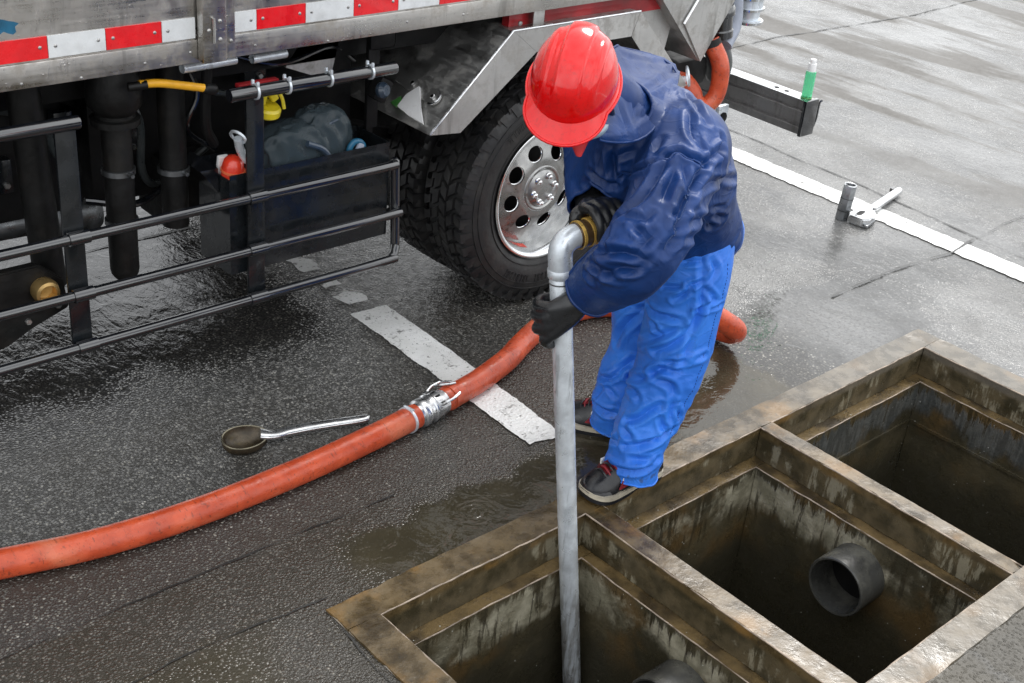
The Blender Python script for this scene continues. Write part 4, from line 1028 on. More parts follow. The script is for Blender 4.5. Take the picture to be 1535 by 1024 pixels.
bm = BM(); box(bm, (2.072, 2.812, .655), (.022, .012, .045), Matrix.Rotation(.45, 3, 'Y'), .006); obj('trigger_lever', bm, 'grey_part', tg)

# ================================================================== HOSE, POLE, TOOLS
hose = thing('suction_hose', 'long orange suction hose running over the ground past the worker', 'hose', (2.0, 2.37, 0))
HR = .0355
ga = [(.2, 2.60, HR), (.5, 2.48, HR), (.797, 2.398, HR), (1.009, 2.342, HR), (1.262, 2.316, HR), (1.555, 2.320, HR), (1.805, 2.341, HR), (1.965, 2.360, HR+.001)]
gb = [(2.075, 2.378, HR+.002), (2.16, 2.392, HR+.001), (2.245, 2.410, HR), (2.39, 2.455, HR), (2.505, 2.508, HR), (2.66, 2.566, HR), (2.80, 2.572, HR), (2.93, 2.53, HR), (3.05, 2.40, HR), (3.10, 2.26, HR+.002), (3.108, 2.165, .050), (3.07, 2.125, .095), (2.98, 2.15, .16), (2.82, 2.20, .27), (2.62, 2.22, .43), (2.42, 2.17, .60), (2.24, 2.05, .73), (2.12, 1.92, .805), (2.03, 1.845, .828), (1.985, 1.822, .830)]
bm = BM(); tube(bm, ga, HR, 24, 10); obj('hose_length', bm, 'hose_orange', hose, ang=60)
bm = BM(); tube(bm, gb, HR, 24, 10); obj('hose_length', bm, 'hose_orange', hose, ang=60)
cpl = bpy.data.objects.new('coupling', None); link(cpl, hose, Vector((2.02, 2.37, .037)))
CO, CA = Vector((1.955, 2.359, .0365)), Vector((.12, .019, .001)).normalized()
bm = BM(); lathe(bm, [(.030, .0), (.0335, .0), (.0345, .012), (.041, .016), (.042, .022), (.042, .034), (.0395, .037), (.0395, .052), (.043, .055), (.043, .060), (.036, .061), (.030, .062)], CO+CA*.006, CA, 40); obj('female_half', bm, 'tool_steel', cpl, ang=40)
bm = BM(); lathe(bm, [(.030, .0), (.036, .0), (.0405, .003), (.0405, .030), (.038, .034), (.0365, .050), (.033, .052), (.033, .075)], CO+CA*.070, CA, 40); obj('male_half', bm, 'tool_steel', cpl, ang=40)
up_ = Vector((0, 0, 1)); sdv = CA.cross(up_).normalized()
for s in (1, -1):
    bm = BM(); q = CO+CA*.088+(sdv*s*.8+up_*.55).normalized()*.043
    box(bm, q, (.020, .012, .010), Matrix((CA, sdv, up_)).transposed(), .003)
    tube(bm, [q, q+CA*.03+sdv*s*.008+up_*.006, q+CA*.062+sdv*s*.004+up_*.010], .0042, 8, 4, round_end=True); obj('cam_lever', bm, 'tool_steel', cpl)
bm = BM()
for k in (0, 1, 2):
    d = (up_*math.cos(.5*k-.3)-sdv*math.sin(.5*k-.3)); q = CO+CA*.086+d*.0408
    box(bm, q, (.016, .006, .003), Matrix((CA, CA.cross(d), d)).transposed())
obj('coupling_slot', bm, 'under_dark', cpl)
bm = BM(); lathe(bm, [(.0425, 0), (.0432, .002), (.0432, .016), (.0425, .018)], CO+CA*.027, CA, 12, a0=R(200), a1=R(250)); obj('tape_wrap', bm, 'teal_tape', cpl)
bm = BM(); o_ = CO+CA*(-.022); lathe(bm, [(HR, -.004), (HR+.0035, -.004), (HR+.0035, .004), (HR, .004)], o_, CA, 32, closed=True); tube(bm, [o_+up_*.040-sdv*.015, o_+up_*.041+sdv*.02], .0035, 8); obj('hose_clamp', bm, 'galvanised', cpl)
bm = BM(); o_ = CO+CA*.158; lathe(bm, [(HR, -.012), (HR+.002, -.012), (HR+.002, .012), (HR, .012)], o_, (gb_d := (Vector(gb[2])-Vector(gb[1])).normalized()), 32, closed=True); obj('hose_clamp', bm, 'hose_orange', cpl)
bm = BM(); o_ = CO+CA*.152+up_*.040
tube(bm, [o_+CA*.02-sdv*.012, o_+CA*.004-sdv*.034-up_*.006, o_-CA*.016-sdv*.040-up_*.012, o_-CA*.022-sdv*.026, o_-CA*.006-sdv*.006+up_*.004, o_+CA*.022], .0036, 8, 5); obj('wire_loop', bm, 'tool_steel', cpl)

pole = thing('suction_pipe', 'galvanised steel suction pipe held upright in the pit by the worker', 'pipe', (1.95, 1.73, 0))
PA, PB = Vector((1.8835, 1.803, .822)), Vector((2.006, 1.679, -.52)); PD = (PA-PB).normalized()
bm = BM(); lathe(bm, [(.0205, .0), (.0243, .0), (.0243, (PA-PB).length-.06), (0, (PA-PB).length-.06)], PB, PD, 32); obj('pipe_length', bm, 'galvanised', pole, ang=50)
bm = BM(); lathe(bm, [(.0245, -.165), (.0262, -.165), (.0262, -.068), (.0245, -.066)], PA, PD, 32); sl = obj('sleeve', bm, 'galvanised', pole, ang=50)
bm = BM(); lathe(bm, [(.0264, -.102), (.0276, -.1015), (.0276, -.099), (.0264, -.0985)], PA, PD, 30, closed=True); lathe(bm, [(.0264, -.1), (.0272, -.1), (.0272, -.0965), (.0264, -.0965)], PA+PD*.03, PD, 30, closed=True); obj('sleeve_band', bm, 'socket_steel', sl)
ED = Vector((1, -.17, -.06)).normalized(); EP = (ED-PD*ED.dot(PD)).normalized()
elb = []
for k in range(9):
    a = math.pi/2*k/8; elb.append(PA-PD*.036+PD*.036*math.sin(a)+EP*.036*(1-math.cos(a)))
elb = [PA-PD*.078]+elb
bm = BM(); tube(bm, elb+[elb[-1]+EP*.010], .0280, 28); lathe(bm, [(.0275, -.088), (.0300, -.086), (.0300, -.068), (.0275, -.066)], PA, PD, 28)
obj('elbow', bm, 'galvanised', pole, ang=60)
e1 = elb[-1]+EP*.010
bm = BM(); lathe(bm, [(.0, -.004), (.0295, -.004), (.0305, .0), (.0305, .05), (.027, .054), (0, .054)], e1, EP, 28); obj('hose_tail', bm, 'tail_brown', pole, ang=60)
for h in (.004, .030, .042):
    bm = BM(); lathe(bm, [(.0307, h-.0038), (.0335, h-.0032), (.0335, h+.0032), (.0307, h+.0038)], e1, EP, 28, closed=True); obj('clamp_band', bm, 'brass_band', pole)

# ladle-shaped scoop lying on the asphalt
sc = thing('scoop', 'metal scoop with dark oval bowl lying beside the orange hose', 'scoop', (1.68, 2.49, .0))
bA, bB = Vector((1.50, 2.545, 0)), Vector((1.875, 2.455, 0)); sx = (bB-bA).normalized(); sy = Vector((-sx.y, sx.x, 0))
bm = BM(); nseg, nr = 28, 5; rows = []
def bowl(u, r, z): a = 2*math.pi*u; return bA+sx*(.018+.064*r*math.cos(a)*(1+.10*math.cos(a)))+sy*(.042*r*math.sin(a))+Vector((0, 0, z*1.1+.010*r*math.sin(a)+(.004 if r > .5 else 0)))
prof_b = [(1.0, .024), (.93, .0255), (.86, .016), (.74, .008), (.40, .005), (0, .0045)]
prof_o = [(1.0, .024), (1.0, .013), (.86, .003), (.5, .0008), (0, .0006)]
for pr in (prof_b, prof_o):
    prev = None
    for r, z in pr:
        if r == 0: cur = [bm.verts.new(bowl(0, 0, z))]*nseg
        else: cur = [bm.verts.new(bowl(k/nseg, r, z)) for k in range(nseg)]
        if prev:
            for k in range(nseg):
                q = []
                for v in (prev[k], prev[(k+1) % nseg], cur[(k+1) % nseg], cur[k]):
                    if v not in q: q.append(v)
                bm.faces.new(q)
        prev = cur
obj('bowl', bm, 'scoop_brown', sc, ang=50)
bm = BM(); tube(bm, [bowl(k/36, .97, .0250) for k in range(37)], .0026, 8, cap=False); obj('bowl_rim', bm, 'rim_steel', sc)
bm = BM(); hp = spline([bA+sx*.066+Vector((0, 0, .032)), bA+sx*.10+sy*-.008+Vector((0, 0, .024)), bA+sx*.14+sy*.004+Vector((0, 0, .018)), bA+sx*.20+sy*.008+Vector((0, 0, .016)), bA+sx*.28+sy*.006+Vector((0, 0, .013)), bA+sx*.345+Vector((0, 0, .012)), bA+sx*.385+Vector((0, 0, .011))], 6)
prev = None; fr = frames(hp)
for i, (p, (t, a, b)) in enumerate(zip(hp, fr)):
    u = i/(len(hp)-1); wd = .026*(1-.22*abs(u-.5)) if u > .12 else .032-.05*u; hh = .011
    if u > .93: wd *= math.sqrt(max(.02, 1-((u-.93)/.075)**2))
    side = t.cross(Vector((0, 0, 1))).normalized(); upv = side.cross(t)
    ring = [bm.verts.new(p+side*wd*math.cos(q)*.75+upv*hh*math.sin(q)) for q in [2*math.pi*k/12 for k in range(12)]]
    if prev:
        for k in range(12): bm.faces.new((prev[k], prev[(k+1) % 12], ring[(k+1) % 12], ring[k]))
    else: bm.faces.new(ring)
    prev = ring
bm.faces.new(prev); obj('scoop_handle', bm, 'tool_steel', sc, ang=60)
bm = BM(); lathe(bm, [(0, .0), (.005, .0), (.005, .0008), (0, .0009)], bA+sx*.372+Vector((0, 0, .0165)), (0, 0, 1), 12); obj('hang_hole', bm, 'under_dark', sc)

# upright hexagonal socket
so = thing('socket', 'grey hexagonal steel socket standing upright beside the white line', 'socket', (4.36, 2.605, 0))
SO, SA = Vector((4.358, 2.607, 0)), Vector((.05, -.02, 1)).normalized()
bm = BM(); lathe(bm, [(0, 0), (.026, 0), (.027, .004), (.027, .045), (.0275, .046), (.0275, .093), (.0268, .094), (.0268, .146), (.025, .150), (.020, .150), (.018, .143), (.018, .12), (0, .119)], SO, SA, 8); obj('socket_body', bm, 'socket_steel', so, ang=25)
bm = BM(); lathe(bm, [(.0215, .1495), (.025, .151), (.0262, .148)], SO, SA, 24); obj('socket_lip', bm, 'tool_steel', so)
bm = BM()
for h in (.040, .093): lathe(bm, [(.0276, h-.0012), (.0282, h), (.0276, h+.0012)], SO, SA, 8)
obj('socket_groove', bm, 'under_dark', so)
# pipe wrench head
wr = thing('wrench', 'silver wrench with slotted head and round handle across the white line', 'wrench', (4.50, 2.57, 0))
wA, wB = Vector((4.385, 2.545, .022)), Vector((4.83, 2.635, .022)); wx = (wB-wA).normalized(); wy = Vector((-wx.y, wx.x, 0))
def W_(a, b, z=0): return wA+wx*a+wy*b+Vector((0, 0, z))
bm = BM(); hd = [(-.045, -.030), (-.02, -.052), (.055, -.050), (.085, -.032), (.125, -.018), (.145, -.012), (.145, .012), (.12, .022), (.07, .038), (.0, .042), (-.04, .030)]
vs = [bm.verts.new(W_(a, b, -.018)) for a, b in hd]; f = bm.faces.new(vs); r = bmesh.ops.extrude_face_region(bm, geom=[f]); bmesh.ops.translate(bm, verts=[g for g in r['geom'] if isinstance(g, bmesh.types.BMVert)], vec=(0, 0, .034))
bmesh.ops.bevel(bm, geom=list(bm.edges), offset=.005, segments=2, affect='EDGES'); obj('head', bm, 'tool_steel', wr, ang=50)
bm = BM(); sl_ = []
for k in range(20): a = 2*math.pi*k/20; sl_.append(W_(.012+.036*math.copysign(abs(math.cos(a))**.7, math.cos(a)), .002+.014*math.sin(a), .0164))
vs = [bm.verts.new(p) for p in sl_]; f = bm.faces.new(vs); r = bmesh.ops.extrude_face_region(bm, geom=[f]); bmesh.ops.translate(bm, verts=[g for g in r['geom'] if isinstance(g, bmesh.types.BMVert)], vec=(0, 0, .0008)); obj('slot', bm, 'under_dark', wr)
bm = BM(); tube(bm, sl_+[sl_[0]], .0025, 8, cap=False); obj('slot_rim', bm, 'chrome', wr)
bm = BM(); box(bm, W_(.0, -.048, -.010), (.085, .016, .012), Matrix((wx, wy, (0, 0, 1))).transposed(), .003); obj('lower_jaw', bm, 'socket_steel', wr)
bm = BM(); lathe(bm, [(.016, .0), (.018, .01), (.018, .27), (.016, .285), (.010, .288), (0, .288)], W_(.14, 0, .0), wx, 22); obj('handle', bm, 'tool_steel', wr, ang=50)
bm = BM(); lathe(bm, [(0, 0), (.010, 0), (.010, .018), (0, .02)], W_(.40, .022, -.006), (0, 0, 1), 14); lathe(bm, [(0, 0), (.008, 0), (.008, .004), (0, .005)], W_(.10, -.02, .016), (0, 0, 1), 12); obj('knob', bm, 'black_paint', wr)

# ================================================================== WORKER
def loft(bm, rings, n=24):
    """rings: (centre, half-axis vector a, half-axis vector b); closed with rounded caps"""
    RV = []
    def add(c, a, b): RV.append([bm.verts.new(c+a*math.cos(2*math.pi*k/n)+b*math.sin(2*math.pi*k/n)) for k in range(n)])
    C_ = [(Vector(c), Vector(a), Vector(b)) for c, a, b in rings]
    def cap(c, a, b, d):
        r = min(a.length, b.length)
        return [(c+d*r*.6*math.sin(t), a*math.cos(t), b*math.cos(t)) for t in (R(75), R(50), R(25))]
    d0 = (C_[0][0]-C_[1][0]).normalized(); d1 = (C_[-1][0]-C_[-2][0]).normalized()
    seq = cap(*C_[0], d0)+C_+cap(*C_[-1], d1)[::-1]
    for c, a, b in seq: add(c, a, b)
    for A, B in zip(RV, RV[1:]):
        for k in range(n): bm.faces.new((A[k], A[(k+1) % n], B[(k+1) % n], B[k]))
    bm.faces.new(RV[0]); bm.faces.new(RV[-1])

def limb(bm, pts, rad, n=20, flat=None, fa=1.0):
    """tapering limb through points with a radius at each; flat squashes along one direction"""
    P = [Vector(p) for p in pts]
    path = spline(P, 5) if len(P) > 2 else P
    m = len(path)-1; rings = []
    for i, (p, (t, a, b)) in enumerate(zip(path, frames(path))):
        u = i/m*(len(rad)-1); k = min(int(u), len(rad)-2); r = rad[k]+(rad[k+1]-rad[k])*(u-k)
        if flat is not None:
            f = Vector(flat); a = (f-t*f.dot(t)).normalized(); b = t.cross(a)
            rings.append((p, a*r*fa, b*r))
        else: rings.append((p, a*r, b*r))
    loft(bm, rings, n)

def ellipsoid(bm, c, ax, sub=4):
    r = bmesh.ops.create_icosphere(bm, subdivisions=sub, radius=1)
    M = Matrix((ax[0], ax[1], ax[2])).transposed().to_4x4(); M.translation = Vector(c)
    bmesh.ops.transform(bm, matrix=M, verts=r['verts'])

def evaluated(o):
    dg = bpy.context.evaluated_depsgraph_get(); dg.update()
    return bpy.data.meshes.new_from_object(o.evaluated_get(dg), depsgraph=dg)

def fuse(bm, voxel, smooth=6, sub=0):
    """one continuous skin over the joined shapes"""
    bmesh.ops.recalc_face_normals(bm, faces=bm.faces)
    me = bpy.data.meshes.new('tmp'); bm.to_mesh(me); bm.free()
    o = bpy.data.objects.new('tmp', me); COL.objects.link(o)
    m = o.modifiers.new('r', 'REMESH'); m.mode = 'VOXEL'; m.voxel_size = voxel
    if smooth: s = o.modifiers.new('s', 'SMOOTH'); s.iterations = smooth; s.factor = .5
    if sub: q = o.modifiers.new('q', 'SUBSURF'); q.levels = q.render_levels = sub
    out = evaluated(o); bpy.data.objects.remove(o); return out

def cut(me, planes, seed=None):
    """remove what lies beyond each (point, normal) plane, leaving open ends"""
    bm = BM(); bm.from_mesh(me)
    for p, nrm, rad in planes:
        p = Vector(p); nrm = Vector(nrm).normalized()
        dead = [v for v in bm.verts if (v.co-p).dot(nrm) > 0 and (v.co-p-nrm*(v.co-p).dot(nrm)).length < rad and (v.co-p).dot(nrm) < .2]
        bmesh.ops.delete(bm, geom=dead, context='VERTS')
    loose = [v for v in bm.verts if not v.link_faces]
    bmesh.ops.delete(bm, geom=loose, context='VERTS')
    # even the cut rims
    for _ in range(4):
        new = {}
        for v in bm.verts:
            be = [e for e in v.link_edges if e.is_boundary]
            if len(be) == 2: new[v] = (be[0].other_vert(v).co+be[1].other_vert(v).co)/4+v.co/2
        for v, c in new.items(): v.co = c
    bm.to_mesh(me); bm.free(); return me

def ridge(q):
    n = abs(noise.noise(q)); return max(0.0, 1-3.0*n)**1.25
def wrinkle(me, fn):
    """sharp folds: fn gives a fold-space point and a height for each point of the cloth"""
    n = len(me.vertices); nr = [v.normal.copy() for v in me.vertices]
    for v, m in zip(me.vertices, nr):
        h = 0.0
        for q, a in fn(v.co): h += a*(ridge(q)-.25)
        v.co = v.co+m*h
    me.update(); return me
def pleats(me, strokes):
    """press single folds into the cloth: a sharp valley with raised shoulders along each stroke"""
    n = len(me.vertices); co = np.empty(n*3, 'f'); me.vertices.foreach_get('co', co); co = co.reshape(-1, 3).astype(float)
    nr = np.array([v.normal[:] for v in me.vertices]); h = np.zeros(n)
    for amp, wd, pts in strokes:
        wd *= .72
        P = [np.array(q) for q in spline(pts, 4)] if len(pts) > 2 else [np.array(q) for q in pts]
        L = [0.0]
        for a, b in zip(P, P[1:]): L.append(L[-1]+np.linalg.norm(b-a))
        best = np.full(n, 9.0); tt = np.zeros(n)
        for a, b, l0 in zip(P, P[1:], L):
            d = b-a; ln = np.linalg.norm(d)+1e-9; t = np.clip((co-a)@d/ln**2, 0, 1)
            e = np.linalg.norm(co-(a+t[:, None]*d), axis=1); m = e < best
            best[m] = e[m]; tt[m] = (l0+t*ln)[m]/L[-1]
        fade = np.sqrt(np.clip(np.sin(np.pi*np.clip(tt*.86+.07, 0, 1)), 0, 1))
        prof = -np.exp(-best/wd)+.62*np.exp(-((best-2.3*wd)/(1.15*wd))**2)
        h += 1.6*amp*fade*prof*(best < 7*wd)
    co += nr*h[:, None]
    me.vertices.foreach_set('co', co.astype('f').ravel()); me.update(); return me
def refine(me):
    o = bpy.data.objects.new('tmp', me); COL.objects.link(o)
    q = o.modifiers.new('q', 'SUBSURF'); q.levels = q.render_levels = 1
    out = evaluated(o); bpy.data.objects.remove(o); return out
def rims(me):
    """closed outlines of the open ends of a garment"""
    bm = BM(); bm.from_mesh(me); todo = {e for e in bm.edges if e.is_boundary}; loops = []
    while todo:
        e = todo.pop(); a, b = e.verts; lp = [a, b]
        while True:
            nx = [x for x in lp[-1].link_edges if x in todo]
            if not nx: break
            todo.discard(nx[0]); lp.append(nx[0].other_vert(lp[-1]))
        loops.append([v.co.copy() for v in lp])
    bm.free(); return [l for l in loops if len(l) > 20]
def bands(me, name, mat, r, parent):
    for l in rims(me):
        l = l[:-1] if (l[0]-l[-1]).length < 1e-6 else l
        n = len(l); sm = [sum((l[(i+k) % n] for k in range(-3, 4)), Vector())/7 for i in range(0, n, 2)]
        bm = BM(); tube(bm, sm+[sm[0]], r, 8, cap=False); obj(name, bm, mat, parent, ang=60)
from mathutils.bvhtree import BVHTree
def seams(me, lines, name, mat, parent, r=.0016, dash=None):
    """thin seam or row of stitches lying on the cloth"""
    bvh = BVHTree.FromPolygons([v.co for v in me.vertices], [p.vertices[:] for p in me.polygons])
    for pts in lines:
        P = spline(pts, 14) if len(pts) > 2 else [Vector(pts[0]).lerp(Vector(pts[1]), k/14) for k in range(15)]
        Q = []
        for p in P:
            h = bvh.find_nearest(p)
            if h[0] is not None: Q.append(h[0]+h[1]*r*.5)
        bm = BM()
        if dash:
            for a, b in zip(Q, Q[1:]):
                m = max(1, int((b-a).length/dash))
                for k in range(m): tube(bm, [a.lerp(b, (k+.1)/m), a.lerp(b, (k+.6)/m)], r, 5)
            obj(name, bm, mat, parent, kind='stuff', ang=60)
        else: tube(bm, Q, r, 6); obj(name, bm, mat, parent, ang=60)
def seg_par(p, pts):
    best = None; acc = 0.0
    for a, b in zip(pts, pts[1:]):
        d = b-a; L = d.length; t = max(0, min(1, (p-a).dot(d)/(L*L))); q = a+d*t; e = (p-q).length
        if best is None or e < best[0]: best = (e, acc+t*L, q, d/L)
        acc += L
    return best
def fold_trousers(p):
    eN, sN, qN, dN_ = seg_par(p, [AnN-Vector((.01, 0, .1)), KnN, HpN]); eF, sF, qF, dF_ = seg_par(p, [AnF-Vector((0, 0, .1)), KnF, HpF])
    near = eN < eF; e, s_, q, d = (eN, sN, qN, dN_) if near else (eF, sF, qF, dF_)
    r = p-q; sl = .55 if near else .35
    k = noise.noise(Vector((p.x*5, p.y*5, p.z*4+9)))
    c = s_-sl*r.x*(1 if p.z > .30 else .2)+.25*r.y+.04*k
    amp = .0040 if p.z < .22 else .0022 if p.z < .5 else .0018
    amp *= .55+.9*max(0, .5+noise.noise(Vector((p.x*6, p.y*6, p.z*6+3))))
    o = 0 if near else 40
    return [(Vector((c*11+o, r.x*1.7+.6*k, r.y*1.7)), amp*1.3), (Vector((c*21+o+7, r.x*3+.8*k, r.y*3)), amp*.5),
            (Vector((p.x*4, p.y*4, p.z*3+7)), .006), (Vector((p.x*9+p.z*4, p.y*9-p.z*4, p.z*1.3+4)), .0016)]
def fold_jacket(p):
    arms = [(seg_par(p, [ShN, ElN, WrN]), 0), (seg_par(p, [ShF, ElF, WrF]), 30)]
    (e, s_, q, d), o = min(arms, key=lambda z: z[0][0])
    w = max(0, min(1, (.135-e)/.03))*max(0, min(1, (s_-.03)/.06))
    r = p-q; out = []
    k = noise.noise(p*4+Vector((3, 3, 3)))
    mod = .5+1.0*max(0, .5+noise.noise(p*6))
    if w > 0:
        c = s_+.35*r.dot(LAT)+.05*k
        out += [(Vector((c*12+o, r.x*1.8, r.z*1.8+.6*k)), .0018*w*mod), (Vector((c*23+o, r.x*3.4, r.z*3.4)), .0007*w)]
    if w < 1:
        u, l, f = (p-PEL).dot(ax_t), (p-PEL).dot(LAT), (p-PEL).dot(fr_t)
        low = max(0, min(1, (.12-u)/.10))
        c = l*.9+f*.55+u*.45+.05*k
        out += [(Vector((c*10+5, u*1.3+.6*k, f*1.2)), .0020*(1-w)*mod), (Vector((c*20, u*2.6, f*2+k)), .0008*(1-w)*mod),
                (Vector((u*15+l*3, l*1.8, f*1.8+2)), .0055*low*(1-w))]
    out.append((p*4.5+Vector((5, 1, 2)), .0045))
    return out

def thicken(me, t=.0025):
    o = bpy.data.objects.new('tmp', me); COL.objects.link(o)
    m = o.modifiers.new('t', 'SOLIDIFY'); m.thickness = t; m.offset = -1
    out = evaluated(o); bpy.data.objects.remove(o); return out

# single folds of the rain suit: (depth, half width, points on the cloth); hood rows run from neck to hem
STROKES_T = [(0.012, 0.01, [(2.258, 1.79, 0.427), (2.278, 1.747, 0.465), (2.306, 1.727, 0.51), (2.317, 1.719, 0.556)]), (0.01, 0.01, [(2.279, 1.864, 0.411), (2.263, 1.791, 0.469), (2.294, 1.736, 0.513)]), (0.01, 0.009, [(2.278, 1.848, 0.529), (2.268, 1.814, 0.524), (2.273, 1.772, 0.53), (2.287, 1.745, 0.53)]), (0.01, 0.008, [(2.271, 1.765, 0.582), (2.279, 1.751, 0.595), (2.29, 1.739, 0.617)]), (0.0070, 0.007, [(2.267, 1.801, 0.605), (2.279, 1.756, 0.621)]), (0.008, 0.007, [(2.288, 1.742, 0.626), (2.315, 1.723, 0.64)]), (0.0090, 0.008, [(2.311, 1.722, 0.56), (2.35, 1.707, 0.582)]), (0.0070, 0.007, [(2.313, 1.721, 0.564), (2.392, 1.707, 0.562)]), (0.008, 0.008, [(2.288, 1.772, 0.679), (2.316, 1.738, 0.689)]), (0.01, 0.009, [(2.255, 1.782, 0.373), (2.279, 1.746, 0.411), (2.356, 1.706, 0.427)]), (0.012, 0.012, [(2.362, 1.93, 0.455), (2.342, 1.976, 0.383), (2.356, 2.005, 0.322)]), (0.008, 0.01, [(2.342, 1.987, 0.446), (2.364, 1.929, 0.462)]), (0.0070, 0.008, [(2.267, 1.816, 0.497), (2.266, 1.787, 0.48)]), (0.008, 0.008, [(2.263, 1.766, 0.386), (2.278, 1.742, 0.394)]), (0.008, 0.01, [(2.321, 1.741, 0.701), (2.318, 1.72, 0.621), (2.32, 1.718, 0.556), (2.305, 1.723, 0.458), (2.295, 1.725, 0.392)]), (0.0070, 0.009, [(2.341, 1.725, 0.689), (2.351, 1.714, 0.666), (2.331, 1.715, 0.642)]), (0.0070, 0.008, [(2.325, 1.716, 0.621), (2.361, 1.705, 0.583)]), (0.012, 0.01, [(2.351, 1.934, 0.254), (2.248, 1.811, 0.341), (2.258, 1.775, 0.376), (2.285, 1.734, 0.391)]), (0.01, 0.01, [(2.35, 1.935, 0.252), (2.243, 1.82, 0.297), (2.238, 1.801, 0.289)]), (0.0130, 0.01, [(2.218, 1.81, 0.224), (2.227, 1.782, 0.243), (2.242, 1.762, 0.271), (2.26, 1.743, 0.291)]), (0.0130, 0.01, [(2.201, 1.788, 0.165), (2.227, 1.753, 0.179), (2.263, 1.732, 0.196), (2.295, 1.718, 0.218)]), (0.01, 0.01, [(2.209, 1.812, 0.207), (2.211, 1.779, 0.186)]), (0.008, 0.009, [(2.202, 1.762, 0.137), (2.235, 1.735, 0.136)]), (0.0090, 0.009, [(2.188, 1.831, 0.091), (2.189, 1.773, 0.1), (2.221, 1.734, 0.11), (2.267, 1.728, 0.131)]), (0.01, 0.01, [(2.252, 1.776, 0.364), (2.276, 1.736, 0.351), (2.286, 1.726, 0.32)]), (0.01, 0.009, [(2.351, 2.045, 0.205), (2.326, 1.989, 0.225), (2.339, 1.955, 0.254)]), (0.0070, 0.008, [(2.324, 1.979, 0.203), (2.326, 1.955, 0.187)]), (0.01, 0.01, [(2.32, 2.016, 0.133), (2.318, 1.97, 0.13), (2.329, 1.944, 0.136)]), (0.0110, 0.011, [(2.333, 1.972, 0.251), (2.347, 1.957, 0.27), (2.365, 1.941, 0.295)]), (0.008, 0.009, [(2.286, 1.726, 0.304), (2.281, 1.721, 0.256)]), (0.008, 0.009, [(2.259, 1.736, 0.256), (2.276, 1.724, 0.207)]), (0.008, 0.008, [(2.299, 1.716, 0.279), (2.314, 1.715, 0.247)]), (0.0070, 0.009, [(2.22, 1.856, 0.14), (2.2, 1.819, 0.164)]), (0.008, 0.009, [(2.323, 2.0, 0.193), (2.319, 2.015, 0.158)])]
